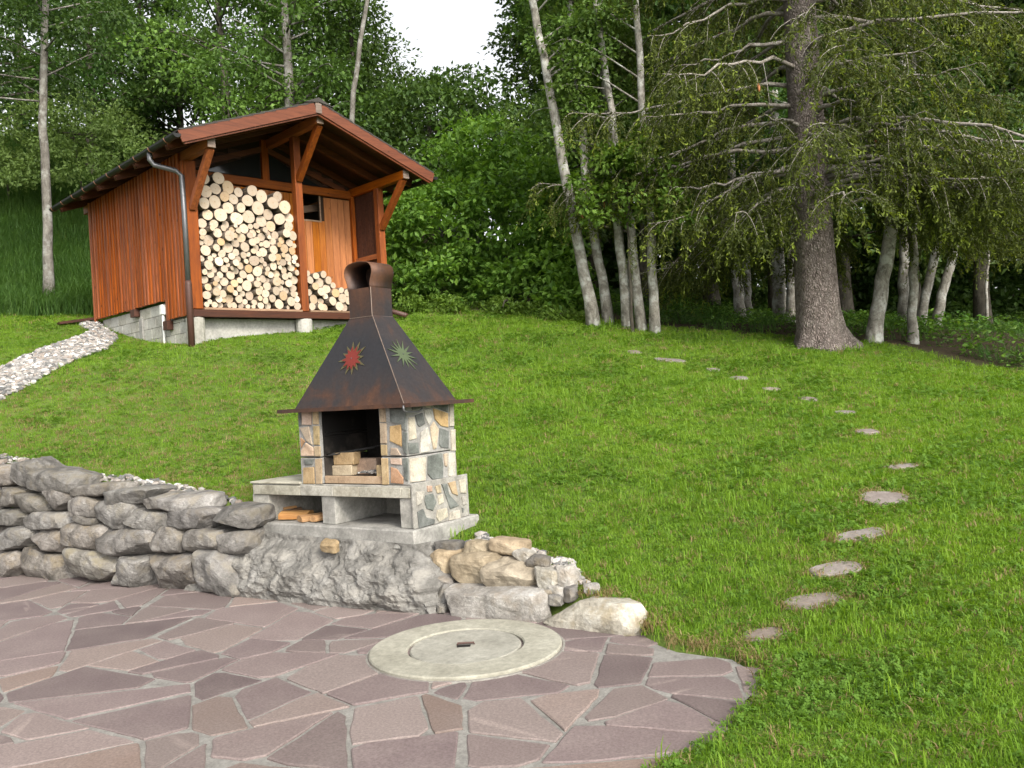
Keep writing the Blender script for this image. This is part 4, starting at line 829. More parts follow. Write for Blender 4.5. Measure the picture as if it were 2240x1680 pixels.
while z < .2:
    v = .22 + (.2 if row % 2 else 0) - .2
    while v < 4.25:
        v0, v1 = max(v, .22), min(v + .39, 4.25); z1 = min(z + .19, .245 if v0 > 1.0 else -.115)
        if v1 - v0 > .05 and z1 - z > .03: MB().box(.035, .0595, v0 + .003, v1 - .004, z, z1).build('block', M['block'], fw, bevel=.004)
        v += .40
    z += .196; row += 1
MB().box(-.075, .03, 2.30, 2.5, .10, .24).build('joist_end', M['darkwood'], sh, bevel=.004); MB().box(-.08, .03, .86, 1.04, -.27, -.11).build('joist_end', M['darkwood'], sh, bevel=.004)
MB().box(.0, .034, 2.16, 2.3, -.8, .06).build('pilaster', M['concrete'], sh, bevel=.004)
# electric box and conduit
MB().box(-.05, .03, 1.12, 1.22, .02, .19).build('junction_box', M['white'], sh, bevel=.008); MB().tube([(-.012, 1.17, .02), (-.012, 1.17, -.75)], .022, 8).build('conduit', M['white'], sh, True)
# gutters
def gutter(u, v0, v1, z, r=.062):
    V = []; Fl = []; k = 9
    for v in (v0, v1):
        for j in range(k): t = math.pi + math.pi * j / (k - 1); V.append((u + r * math.cos(t), v, z + r * math.sin(t)))
    for j in range(k - 1): Fl.append((j, j + 1, k + j + 1, k + j))
    Fl += [tuple(range(k)), tuple(range(2 * k - 1, k - 1, -1))]
    o = link('gutter', py_mesh('gutter', V, Fl), M['gutter'], sh); m = o.modifiers.new('solid', 'SOLIDIFY'); m.thickness = .004
    for v in np.arange(v0 + .35, v1, .62):
        V, F2 = tube([(u + (r + .005) * math.cos(math.pi + math.pi * j / 8), v, z + (r + .005) * math.sin(math.pi + math.pi * j / 8)) for j in range(9)], .009, 5); link('gutter_bracket', py_mesh('bracket', V, F2), M['copper'], o)
    return o
ze = rw(-UE) + .10
gutter(-UE - .075, V0 - .04, V1 + .05, ze); gutter(4 + UE + .075, V0 - .02, V1, ze)
gu = -UE - .075
MB().tube([(gu, .05, ze - .05), (gu, .05, ze - .16), (gu + .05, .03, ze - .24), (-.19, -.09, ze - .32), (-.11, -.12, ze - .40), (-.10, -.12, 1.5), (-.10, -.12, .42)], .042, 10).build('downspout', M['zinc'], sh, True)
MB().tube([(-.10, -.12, .44), (-.10, -.12, .38), (-.10, -.12, -.68)], [.048, .054, .054], 10).build('downspout_foot', M['iron'], sh, True)
MB().tube([(4.54, .9, ze - .05), (4.5, .9, ze - .25), (4.13, .85, ze - .4), (4.13, .85, .3), (4.17, .45, .14), (4.33, -.12, -.05)], .05, 10).build('downspout', M['iron'], sh, True)
# plank lying by the rear corner
p0, p1 = on_ground(128, 713), on_ground(212, 706)
o = MB().beam((p0[0], p0[1], p0[2] + .05), (p1[0], p1[1], p1[2] + .09), .2, .05).build('plank', M['darkwood']); tag(o, 'dark brown plank lying in the grass by the shed rear corner', 'plank')

# ------------------------------------------------------------------ stacked logs
def log_mesh(seed, n=14):
    rr = random.Random(seed); ph = [rr.uniform(0, 6.28) for _ in range(3)]; am = [rr.uniform(.0, .06), rr.uniform(0, .04), rr.uniform(0, .03)]
    V = []; Fl = []; mi = []
    for y in (0, .5, 1):
        for k in range(n):
            t = 2 * math.pi * k / n; r = 1 + sum(a * math.cos((j + 2) * t + p) for j, (a, p) in enumerate(zip(am, ph))); r *= .99 + .02 * math.sin(y * 5 + ph[0]); V.append((r * math.cos(t), y + (.012 * math.cos(t + ph[1]) if y == 0 else 0), r * math.sin(t)))
    for i in range(2):
        for k in range(n): k2 = (k + 1) % n; Fl.append((i * n + k, i * n + k2, (i + 1) * n + k2, (i + 1) * n + k)); mi.append(0)
    Fl.append(tuple(range(n - 1, -1, -1))); mi.append(1); Fl.append(tuple(2 * n + k for k in range(n))); mi.append(1)
    me = py_mesh('log', V, Fl); me.materials.append(M['logbark']); me.materials.append(M['logend'])
    bm = bmesh.new(); bm.from_mesh(me); bmesh.ops.recalc_face_normals(bm, faces=bm.faces[:]); bm.to_mesh(me); bm.free()
    me.polygons.foreach_set('material_index', mi); return me
LOGM = [log_mesh(s) for s in range(9)]
def pack(u0, u1, w0, top_fn, rad_fn, seed, nmax):
    rr = random.Random(seed); C = []
    fails = 0
    while len(C) < nmax and fails < 25:
        r = rad_fn(rr, len(C) / nmax); cand = []
        xs_ = [u0 + r, u1 - r] + [rr.uniform(u0 + r, u1 - r) for _ in range(10)]
        for x in xs_:
            z = w0 + r
            if all(math.hypot(x - a, z - b) >= r + c - 1e-4 for a, b, c in C): cand.append((z, x))
        for i in range(len(C)):
            for j in range(-2, i):
                a, b, c = C[i]; R1 = c + r
                if j < 0:
                    x = u0 + r if j == -1 else u1 - r
                    if abs(x - a) < R1: cs = [(x, b + math.sqrt(R1 * R1 - (x - a) ** 2))]
                    else: continue
                else:
                    a2, b2, c2 = C[j]; R2 = c2 + r; d = math.hypot(a2 - a, b2 - b)
                    if d > R1 + R2 or d < 1e-6: continue
                    k = (R1 * R1 - R2 * R2 + d * d) / (2 * d); h2 = R1 * R1 - k * k
                    if h2 < 0: continue
                    h = math.sqrt(h2); ex, ez = (a2 - a) / d, (b2 - b) / d; cs = [(a + ex * k - ez * h, b + ez * k + ex * h), (a + ex * k + ez * h, b + ez * k - ex * h)]
                for x, z in cs:
                    if u0 + r - 1e-4 <= x <= u1 - r + 1e-4 and z >= w0 + r - 1e-4 and z + r < top_fn(x): cand.append((z, x))
        cand = sorted(cand); ok = None
        for z, x in cand:
            if z + r >= top_fn(x): continue
            if all((x - a) ** 2 + (z - b) ** 2 >= (r + c - 1e-3) ** 2 for a, b, c in C): ok = (x, z, r); break
        if ok is None: fails += 1; continue
        C.append(ok)
    return C
def interp_top(pts): return lambda x: float(np.interp(x, [p[0] for p in pts], [p[1] for p in pts]))
st1 = pack(.21, 2.055, .028, interp_top([(.2, 2.33), (.75, 2.42), (.95, 2.3), (1.0, 2.2), (1.7, 2.22), (1.85, 2.05), (2.05, 2.0)]), lambda rr, f: (rr.choice([.04, .05, .06, .068, .076, .09]) * rr.uniform(.9, 1.1) if f < .74 else rr.uniform(.085, .125)), 4, 225)
st2 = pack(2.215, 3.84, .024, interp_top([(2.2, .78), (2.55, .80), (2.85, .5), (3.1, .48), (3.84, .62)]), lambda rr, f: rr.uniform(.055, .095), 9, 46)
for C, lab, grp, yl in ((st1, 'round pale log in the tall firewood stack filling the open shed front', 'logs in the tall stack', .90), (st2, 'round yellowish log in the low firewood pile right of the middle shed post', 'logs in the low pile', .88)):
    for x, z, r in C:
        o = bpy.data.objects.new('log', R.choice(LOGM)); COL.objects.link(o); jv = R.uniform(.0, .13) - (.06 if R.random() < .14 else 0)
        o.matrix_world = Matrix.Translation(tuple(frame_pt(SHF, x, jv, z))) @ Matrix.Rotation(math.radians(SYAW), 4, 'Z') @ Matrix.Rotation(R.uniform(-.03, .03), 4, 'Z') @ Matrix.Diagonal((r * .985, yl - .05, r * .985, 1)) @ Matrix.Rotation(R.uniform(0, 6.28), 4, 'Y')
        if C is st1:
            sz = 'thick' if r > .095 else ('thin' if r < .06 else 'medium')
            wh = 'resting on the shed sill' if z < .15 else ('leaning against the corner post' if x < .33 else ('beside the middle post' if x > 1.93 else ('on top of the stack' if z + r > 2.05 else ('high in the stack' if z > 1.35 else 'low in the stack'))))
            lab = f'{sz} round pale log {wh} in the tall firewood stack'
        else:
            lab = ('thick' if r > .077 else 'thin') + (' yellowish log on the sill in the low firewood pile' if z < .13 else ' yellowish log upper in the low firewood pile')
        tag(o, lab, 'log', grp)

# ------------------------------------------------------------------ foliage builders
def leaf_quads(P, ax, nr, L, wd=.62, fold=.10):
    """P (n,3) bases, ax leaf axis, nr normal, L (n,) lengths -> V, F (quads folded along the midrib)"""
    ax = ax / np.linalg.norm(ax, axis=1, keepdims=True); sd = np.cross(nr, ax); sd /= np.linalg.norm(sd, axis=1, keepdims=True) + 1e-9; nn = np.cross(ax, sd); L = L[:, None]
    V = np.stack([P, P + ax * L * .48 + sd * L * wd / 2 + nn * L * fold, P + ax * L, P + ax * L * .48 - sd * L * wd / 2 + nn * L * fold], 1).reshape(-1, 3)
    return V, np.arange(len(P) * 4).reshape(-1, 4)
def clump_leaves(g, centers, rad, n_per, leaf, flat=.5, droop=.25, up=.9):
    n = len(centers) * n_per; C = np.repeat(centers, n_per, 0); Rr = np.repeat(rad, n_per)[:, None]
    d = g.normal(size=(n, 3)); d /= np.linalg.norm(d, axis=1, keepdims=True); rr = g.random((n, 1)) ** .45
    off = d * rr * Rr; off[:, 2] *= flat; off[:, 2] -= droop * (off[:, 0] ** 2 + off[:, 1] ** 2) / Rr[:, 0]
    nr = g.normal(size=(n, 3)) * .55; nr[:, 2] += up; nr += d * .45; ax = d + g.normal(size=(n, 3)) * .5; ax[:, 2] -= .25
    return leaf_quads(C + off, ax, nr, leaf * g.uniform(.65, 1.25, n))
def bez(p, n):
    p = [np.array(q, float) for q in p]; out = []
    for t in np.linspace(0, 1, n):
        q = p[:]
        while len(q) > 1: q = [q[i] * (1 - t) + q[i + 1] * t for i in range(len(q) - 1)]
        out.append(q[0])
    return out
def make_tree(name, label, path, r0, r1, limbs, bark, leafm, leaf=.09, seed=1, group=None, cat='tree', npl=70, crad=(.35, .6), limb_len=(1.2, 2.4), rise=(.2, .7), start=.35, cl_per=(4, 7), az=None, flare=1.25, flat=.55, extra=None, limb_r=.3, sides=9, down=0.):
    g = np.random.default_rng(seed); path = [np.array(p, float) for p in path]; root = thing(name, label, cat, tuple(path[0]), 0, group); O = path[0]
    m = 16; ts = np.linspace(0, len(path) - 1, m); tp = []
    for a in ts:
        i = min(int(a), len(path) - 2); f = a - i; tp.append(path[i] * (1 - f) + path[i + 1] * f)
    tp = [p + np.array([g.normal() * .012, g.normal() * .012, 0]) * (k > 0) for k, p in enumerate(tp)]; tp[0] = tp[0] - np.array([0, 0, .25])
    rad = [r0 + (r1 - r0) * k / (m - 1) for k in range(m)]; rad[0] *= flare * 1.1; rad[1] *= 1 + (flare - 1) * .35
    b = MB(); b.tube([p - O for p in tp], rad, sides); cent = []; cr = []
    for k in range(limbs):
        f = start + (1 - start) * (k + g.random()) / limbs; j = min(int(f * (m - 1)), m - 2); P = tp[j] + (tp[j + 1] - tp[j]) * (f * (m - 1) - j)
        a = g.uniform(0, 6.283) if az is None else g.uniform(*az); L = g.uniform(*limb_len) * (1.15 - .55 * f); e = g.uniform(*rise)
        d = np.array([math.cos(a) * math.cos(e), math.sin(a) * math.cos(e), math.sin(e)]); q = bez([P, P + d * L * .5, P + d * L * .85 + np.array([0, 0, .1 * L]), P + d * L + np.array([g.normal() * .15, g.normal() * .15, -.12 * L - down * L])], 7)
        rr = max(.012, rad[j] * limb_r); b.tube([p - O for p in q], [rr * (1 - .8 * i / 6) for i in range(7)], 5)
        nc = int(g.integers(*cl_per))
        for c in range(nc):
            s = g.uniform(.35, 1.05); i = min(int(s * 6), 5); pt = q[i] + (q[i + 1] - q[i]) * (s * 6 - i) + g.normal(size=3) * np.array([.32, .32, .22]) * L * .32; cent.append(pt); cr.append(g.uniform(*crad))
    for p, r in (extra or []): cent.append(np.array(p, float)); cr.append(r)
    b.build('trunk', bark, root, True)
    V, Fq = clump_leaves(g, np.array(cent) - O, np.array(cr), npl, leaf, flat); link('crown', np_mesh('crown', V, Fq), leafm, root)
    return root
def copy_tree(o, loc, rz, sc, label=None):
    c = o.copy(); COL.objects.link(c); c.location = loc; c.rotation_euler.z = rz; c.scale = (sc, sc, sc * R.uniform(.9, 1.15))
    if label: c['label'] = label
    for ch in o.children:
        d = ch.copy(); COL.objects.link(d); d.parent = c
    return c
def gp(px, py, Y):   # point on the ground below the pixel column at distance Y
    p = at_y(px, py, Y); return np.array([p[0], p[1], g1(p[0], p[1])])
def trunk_path(pix, Y): return [on_g0(pix[0], Y)] + [at_y(x, y, Y) for x, y in pix[1:]]
def on_g0(p, Y): q = at_y(p[0], p[1], Y); return np.array([q[0], q[1], g1(q[0], q[1])])

# slender trunks in the middle
grp = 'slender pale trunks at the lawn edge'
A = [([(1300, 712), (1245, 440), (1200, 180), (1150, -80)], 16.0, .115, .065, 'leftmost leaning pale trunk of the slender clump next to the maple thicket', 11, None), ([(1333, 714), (1290, 460), (1262, 170), (1238, -80)], 16.3, .1, .055, 'slender pale trunk second from the maple thicket', 12, None), ([(1374, 720), (1352, 500), (1338, 320), (1310, 60)], 15.9, .105, .05, 'slender greyish trunk in the middle of the clump', 13, None),
     ([(1406, 724), (1375, 480), (1338, 250), (1290, -80)], 15.7, .09, .05, 'pale slender trunk bending left beside the straightest one', 14, None), ([(1432, 728), (1425, 500), (1406, 250), (1385, -80)], 15.5, .09, .055, 'straightest pale slender trunk, next to the big spruce', 15, None)]
for pix, Y, r0, r1, lab, sd, _ in A:
    make_tree('slender_tree', lab, trunk_path(pix, Y), r0, r1, 12, M['bark_birch'], M['leaf_birch'], .10, sd, grp, npl=60, start=.62, limb_len=(1.2, 2.4), crad=(.3, .6), rise=(.1, .8), az=((-.6, 1.6) if sd < 13 else (.3, 3.4)))
# alder spray hanging in front of the clump
ex = [(at_y(px + R.uniform(-15, 15), py + R.uniform(-12, 12), 14.75 + R.uniform(-.35, .35)), R.uniform(.16, .3)) for px, py in [(1290, 420), (1320, 380), (1350, 430), (1380, 360), (1400, 400), (1440, 420), (1300, 350), (1345, 330), (1420, 345), (1330, 460), (1375, 470), (1410, 460), (1460, 380), (1275, 455), (1310, 480), (1450, 345), (1360, 395), (1395, 325), (1480, 430), (1265, 400), (1430, 390), (1340, 350), (1385, 430), (1300, 440), (1490, 455), (1500, 480), (1470, 490)]]
make_tree('alder_sapling', 'young light green alder leafing out among the slender trunks', [on_g0((1385, 725), 15.4), at_y(1375, 520, 15.3), at_y(1370, 380, 15.2), at_y(1365, 320, 15.2)], .03, .012, 8, M['bark_dark'], M['leaf_alder'], .115, 21, npl=52, start=.55, limb_len=(.4, .9), crad=(.12, .25), extra=ex)
# trunks right of the spruce
B_ = [([(1908, 752), (1925, 640), (1950, 500), (1960, 200)], 14.9, .135, .1, 'leaning mossy trunk closest to the big spruce'), ([(1975, 700), (1978, 600), (1980, 480), (1975, 100)], 18.6, .125, .09, 'dark upright trunk behind the thin pale one'), ([(1996, 748), (1998, 600), (1996, 440), (1992, 60)], 15.2, .085, .06, 'thin straight pale trunk right of the spruce'), ([(2008, 706), (2035, 600), (2066, 480), (2120, 260)], 18.0, .10, .07, 'leaning grey trunk parallel to a second leaning one'), ([(2044, 714), (2072, 600), (2100, 500), (2150, 260)], 18.2, .105, .07, 'leaning pale trunk furthest from the spruce'), ([(2156, 690), (2158, 610), (2165, 520), (2150, 300)], 19.5, .035, .02, 'very thin sapling stem in the dark wood')]
for q, (pix, Y, r0, r1, lab) in enumerate(B_):
    make_tree('slender_tree', lab, trunk_path(pix, Y), r0, r1, 9, M['bark_birch'], M['leaf_dark'], .11, 31 + q, 'trunks beside the spruce', npl=60, start=.72, limb_len=(1.0, 2.2), crad=(.35, .6))
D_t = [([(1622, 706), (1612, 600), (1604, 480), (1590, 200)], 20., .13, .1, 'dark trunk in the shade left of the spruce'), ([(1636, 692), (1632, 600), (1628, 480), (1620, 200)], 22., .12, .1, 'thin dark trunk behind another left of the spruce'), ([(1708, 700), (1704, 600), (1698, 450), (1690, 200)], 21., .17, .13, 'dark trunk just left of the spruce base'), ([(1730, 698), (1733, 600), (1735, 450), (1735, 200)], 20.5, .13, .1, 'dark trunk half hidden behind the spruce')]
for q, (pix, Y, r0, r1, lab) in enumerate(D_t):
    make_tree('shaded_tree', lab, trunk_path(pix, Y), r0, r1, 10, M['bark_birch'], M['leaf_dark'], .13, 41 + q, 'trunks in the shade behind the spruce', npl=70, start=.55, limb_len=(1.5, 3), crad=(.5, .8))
# tree left of the shed
make_tree('ash_tree', 'tall slim tree with grey trunk on the slope left of the shed', trunk_path([(106, 655), (104, 450), (92, 250), (100, 40), (108, -250)], 20.5), .12, .065, 20, M['bark_grey'], M['leaf_dark'], .12, 51, npl=70, start=.52, limb_len=(1.4, 3.0), crad=(.35, .7), rise=(-.2, .7))

# ------------------------------------------------------------------ maple thicket behind the lawn
def thicket(name, label, front, leafm, leaf, seed, n_cl, npl, crad=(.28, .5), cat='bush', flat=.32, stems=6, group=None):
    """front: list of (px, py_top, py_bottom, Y, depth): columns that outline a leafy mass, filled through its depth"""
    g = np.random.default_rng(seed); cent = []; rad = []; base = gp(front[len(front) // 2][0], front[0][2], front[len(front) // 2][3]); root = thing(name, label, cat, tuple(base), 0, group)
    xs0 = np.array([f[0] for f in front], float)
    for k in range(n_cl):
        px = g.uniform(xs0[0], xs0[-1]); tp_ = np.interp(px, xs0, [f[1] for f in front]); bt = np.interp(px, xs0, [f[2] for f in front]); Y = np.interp(px, xs0, [f[3] for f in front]); dp = np.interp(px, xs0, [f[4] for f in front])
        f = g.random(); py = bt + (tp_ - bt) * f; bulge = math.sin(math.pi * min(1, .18 + f * .82)) * .8
        nz = noise.noise(Vector((px * .012, py * .012, seed))) ; y = Y - bulge * .6 + nz * 1.1 + dp * g.random() ** 1.6 + f * dp * .5
        cent.append(at_y(px, py + nz * 25, y)); rad.append(g.uniform(*crad))
    for s in range(stems):
        b = MB()
        c = cent[int(g.integers(len(cent)))]; p0 = np.array([c[0] + g.normal() * .3, c[1] + .6, 0]); p0[2] = g1(p0[0], p0[1]) - .1
        b.tube([q - base for q in bez([p0, (p0 + c) / 2 + np.array([0, 0, .5]), c], 6)], [.04, .036, .03, .025, .018, .01], 5); b.build('stem', M['bark_dark'], root, True)
    V, Fq = clump_leaves(g, np.array(cent) - base, np.array(rad), npl, leaf, flat, .35, 1.1); link('foliage', np_mesh('foliage', V, Fq), leafm, root); return root
thicket('maple_bush', 'broad leafy green maple thicket right of the shed', [(850, 420, 670, 19.0, 1.6), (930, 330, 672, 19.0, 1.8), (1020, 250, 672, 19.0, 2), (1110, 270, 690, 18.6, 2), (1200, 330, 700, 18.0, 1.6), (1270, 420, 705, 17.6, 1.2)], M['leaf_maple'], .155, 61, 420, 46, (.28, .5))
thicket('maple_bush', 'dark maple foliage rising above the shed roof end', [(760, 210, 420, 23, 2), (880, 190, 480, 23, 2.2), (1000, 150, 480, 23, 2.2), (1120, 170, 480, 22.5, 2.2), (1230, 250, 500, 21.5, 2)], M['leaf_dark'], .17, 62, 330, 46, (.4, .65))
thicket('hazel_bush', 'pale green bushes at the top of the grassy bank', [(-60, 250, 410, 25.5, 2), (60, 225, 405, 25.5, 2), (160, 195, 400, 25, 2), (260, 230, 410, 25, 2), (340, 300, 420, 25, 2)], M['leaf_pale'], .13, 63, 190, 60, (.35, .65))
thicket('bramble', 'low tangle of undergrowth at the foot of the maple thicket', [(880, 645, 676, 18.3, .5), (1000, 648, 680, 18.2, .5), (1120, 655, 700, 17.7, .5), (1240, 672, 712, 17, .5), (1290, 690, 716, 16.6, .4)], M['leaf_alder'], .09, 64, 150, 40, (.14, .26), cat='undergrowth', stems=2)

# ------------------------------------------------------------------ big spruce
def make_spruce():
    g = np.random.default_rng(77); O = on_g0((1794, 750), 14.5); root = thing('spruce_tree', 'huge old spruce with thick scaly trunk and drooping branches', 'tree', tuple(O))
    # trunk with flared, lobed foot
    RS = .88; zs = [-.35, 0, .12, .3, .6, 1.0, 1.6, 2.4, 3.4, 4.6, 6, 8, 11, 15, 20]; rs = [RS * q for q in [.60, .53, .47, .43, .41, .395, .375, .355, .335, .315, .29, .26, .21, .14, .03]]; n = 26; V = []; Fl = []
    for i, (z, r) in enumerate(zip(zs, rs)):
        for k in range(n):
            t = 2 * math.pi * k / n; lob = max(0, 1 - max(z, 0) / .7) ** 2 * (.22 * math.cos(5 * t + .6) + (.55 if abs(((t + .35 + math.pi) % (2 * math.pi)) - math.pi) < .30 else 0)); nz = noise.noise(Vector((math.cos(t) * 2, math.sin(t) * 2, z * 1.3))) * .04
            rr = r * (1 + lob * .6 + nz); V.append((rr * math.cos(t), rr * math.sin(t), z))
    for i in range(len(zs) - 1):
        for k in range(n): k2 = (k + 1) % n; Fl.append((i * n + k, i * n + k2, (i + 1) * n + k2, (i + 1) * n + k))
    link('trunk', py_mesh('trunk', V, Fl, True), M['bark_spruce'], root)
    wood = MB(); NP = []; NA = []; NL = []; NT_ = []; cones = []
    def needles(q, spacing, ln, tipn, spread=.9):
        seg = np.diff(q, axis=0); L = np.linalg.norm(seg, axis=1); tot = L.sum(); m = max(3, int(tot / spacing)); cum = np.r_[0, np.cumsum(L)] / tot; s = (np.arange(m) + g.random(m) * .6) / m
        P = np.stack([np.interp(s, cum, q[:, k]) for k in range(3)], 1); i = np.clip(np.searchsorted(cum, s) - 1, 0, len(seg) - 1); d = seg[i] / L[i][:, None]
        NP.append(P); NA.append(d * .75 + g.normal(size=(m, 3)) * spread * .55); NL.append(np.full(m, ln)); tp = np.zeros(m, int)
        if tipn: tp[-tipn:] = 1
        NT_.append(tp)
    nb_ = 104
    for k in range(nb_ + 16):
        low = k >= nb_; z = 2.3 + 9.0 * (k / nb_) ** 1.15 + g.uniform(-.1, .1) if not low else g.uniform(2.5, 3.6); a = k * 2.399 + g.uniform(-.3, .3) if not low else g.uniform(-1.0, .7) + (math.pi if k % 4 == 0 else 0); L = g.uniform(3.6, 5.4) * (1 - max(0, z - 3) / 16) * (.55 if (z < 3 and math.sin(a) < -.2) else 1)
        if z < 3.2 and not low: L *= .8
        if z > 3.4 and math.sin(a) < -.6 and not low: L *= .5
        if math.cos(a) < -.25: L *= .6 if math.sin(a) < .2 else .85
        d = np.array([math.cos(a), math.sin(a), 0]); sd = np.array([-d[1], d[0], 0]); r0 = float(np.interp(z, zs, rs)); P = d * r0 * .8 + np.array([0, 0, z]); sag = g.uniform(.10, .26) + (.09 if low else 0); upt = g.uniform(.02, .12)
        bend = sd * g.uniform(-.15, .15) * L
        q = np.array(bez([P, P + d * L * .35 + np.array([0, 0, .07 * L]), P + d * L * .72 + bend + np.array([0, 0, -sag * L]), P + d * L + bend * 1.6 + np.array([0, 0, -(sag - upt) * L])], 11)); q[1:-1] += g.normal(size=(9, 3)) * .025
        wood.tube(q, [.042 * (1 - .85 * i / 10) for i in range(11)], 5)
        nt = int(L * 6.2)
        for j in range(nt):
            s = .22 + .78 * (j + g.random()) / nt; i = min(int(s * 10), 9); p = q[i] + (q[i + 1] - q[i]) * (s * 10 - i); dd = q[min(i + 1, 10)] - q[i]; dd /= np.linalg.norm(dd)
            side = 1 if j % 2 else -1; tl = g.uniform(.35, .95) * (1.1 - .65 * s) + .1
            if s < .42 and g.random() < .45: tl *= .5
            td = dd * g.uniform(.3, .8) + sd * side * g.uniform(.5, 1.) + np.array([0, 0, g.uniform(-.55, -.05)]); td /= np.linalg.norm(td)
            tq = np.array(bez([p, p + td * tl * .5, p + td * tl * .9 + np.array([0, 0, -.25 * tl]), p + td * tl + np.array([0, 0, -.4 * tl])], 5)); wood.tube(tq, [.009, .008, .006, .005, .003], 3, False)
            if s < .3 and g.random() < .5: continue
            needles(tq, .02, .066, 3 if g.random() < .6 else 0)
            for h in range(int(tl / .06)):
                f = (h + g.random()) / max(1, int(tl / .06)); ii_ = min(int(f * 4), 3); hp_ = tq[ii_] + (tq[ii_ + 1] - tq[ii_]) * (f * 4 - ii_); hl = g.uniform(.16, .55); hd = np.array([g.normal() * .28, g.normal() * .28, -1]) + td * .35
                hq = np.array([hp_, hp_ + hd * hl * .5, hp_ + hd * hl + np.array([g.normal() * .03, g.normal() * .03, .02])]); needles(hq, .024, .062, 4 if g.random() < .55 else 0)
            if g.random() < .012 and len(cones) < 16: cones.append(tq[-1])
        needles(q[7:], .02, .055, 6)
    b = wood.build('branches', M['branch'], root, True)
    P = np.concatenate(NP); A = np.concatenate(NA); Ln = np.concatenate(NL) * g.uniform(.7, 1.3, len(P)); T = np.concatenate(NT_); nr = g.normal(size=P.shape); Ln = np.where(T == 1, Ln * 1.15, Ln)
    V, Fq = leaf_quads(P, A, nr, Ln, .36, .06); o = link('crown', np_mesh('needles', V, Fq, False, T), [M['needle'], M['needletip']], root)
    for c in cones:
        o = MB().tube([c, c + np.array([0, 0, -.03]), c + np.array([.005, 0, -.09]), c + np.array([.005, 0, -.125])], [.010, .022, .020, .006], 8).build('cone', M['cone'], root, True)
    return root
make_spruce()

# ------------------------------------------------------------------ the wood behind
def dense(seed, H, leafm, leaf, limbs, label, loc, name='broadleaf_tree', rad=(1.8, 3.4), start=.12, npl=52, group=None, bark='bark_dark', crad=(.55, .95)):
    return make_tree(name, label, [np.array(loc), np.array(loc) + np.array([.2, .1, H * .5]), np.array(loc) + np.array([.1, -.1, H])], .2, .05, limbs, M[bark], leafm, leaf, seed, group, npl=npl, start=start, limb_len=rad, rise=(-.15, .6), cl_per=(4, 7), crad=crad, flat=.5)
back = 'trees in the dark wood behind the spruce'; lb = 'dense dark broadleaf tree in the shaded wood behind the spruce'
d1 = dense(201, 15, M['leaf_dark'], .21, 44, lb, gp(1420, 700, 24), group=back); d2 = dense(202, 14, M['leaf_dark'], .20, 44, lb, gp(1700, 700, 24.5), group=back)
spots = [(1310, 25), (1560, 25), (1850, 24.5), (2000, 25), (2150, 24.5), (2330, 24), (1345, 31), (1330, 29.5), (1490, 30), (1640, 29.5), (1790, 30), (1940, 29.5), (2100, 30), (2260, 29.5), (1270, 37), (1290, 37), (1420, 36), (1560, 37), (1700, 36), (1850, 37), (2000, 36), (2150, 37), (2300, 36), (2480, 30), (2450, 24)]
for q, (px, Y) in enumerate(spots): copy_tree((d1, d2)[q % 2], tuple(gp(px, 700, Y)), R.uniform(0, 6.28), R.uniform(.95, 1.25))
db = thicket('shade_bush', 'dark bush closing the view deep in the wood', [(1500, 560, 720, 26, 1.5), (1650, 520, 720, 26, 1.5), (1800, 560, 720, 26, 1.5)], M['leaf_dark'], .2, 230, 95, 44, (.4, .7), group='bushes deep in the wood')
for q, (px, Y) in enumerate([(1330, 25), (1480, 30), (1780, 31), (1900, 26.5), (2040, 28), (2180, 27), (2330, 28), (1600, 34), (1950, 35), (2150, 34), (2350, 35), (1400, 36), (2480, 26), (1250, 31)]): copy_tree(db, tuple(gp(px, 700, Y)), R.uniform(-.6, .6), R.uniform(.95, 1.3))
mk = lambda seed, px, Y, H, lab, m, **k: dense(seed, H, M[m], k.pop('leaf', .15), k.pop('limbs', 46), lab, gp(px, 600, Y), **k)
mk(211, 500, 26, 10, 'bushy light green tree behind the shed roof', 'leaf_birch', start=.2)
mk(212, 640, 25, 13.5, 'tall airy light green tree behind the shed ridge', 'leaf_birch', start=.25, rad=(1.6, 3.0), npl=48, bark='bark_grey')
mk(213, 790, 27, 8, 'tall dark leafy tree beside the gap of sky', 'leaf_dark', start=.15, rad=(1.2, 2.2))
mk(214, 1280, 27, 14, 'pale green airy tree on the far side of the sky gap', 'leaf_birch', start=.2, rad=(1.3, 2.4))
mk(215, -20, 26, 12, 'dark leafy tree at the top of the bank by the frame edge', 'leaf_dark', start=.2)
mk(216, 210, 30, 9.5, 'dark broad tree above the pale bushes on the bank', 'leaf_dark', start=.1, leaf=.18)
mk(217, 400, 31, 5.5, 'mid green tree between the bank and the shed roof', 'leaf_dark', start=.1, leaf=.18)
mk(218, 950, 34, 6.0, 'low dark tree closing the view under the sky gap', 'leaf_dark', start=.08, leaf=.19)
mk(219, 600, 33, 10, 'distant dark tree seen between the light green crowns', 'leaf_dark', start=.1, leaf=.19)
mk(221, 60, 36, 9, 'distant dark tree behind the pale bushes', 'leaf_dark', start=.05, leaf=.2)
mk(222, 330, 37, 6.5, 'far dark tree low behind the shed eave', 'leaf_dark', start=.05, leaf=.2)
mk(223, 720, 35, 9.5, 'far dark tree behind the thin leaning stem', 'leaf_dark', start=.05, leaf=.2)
make_tree('slender_tree', 'thin leaning bare stem rising behind the shed ridge', [gp(765, 600, 22.5), at_y(772, 200, 22.5), at_y(800, 20, 22.5), at_y(830, -150, 22.5)], .08, .045, 8, M['bark_grey'], M['leaf_birch'], .12, 220, npl=50, start=.72, limb_len=(.8, 1.6))

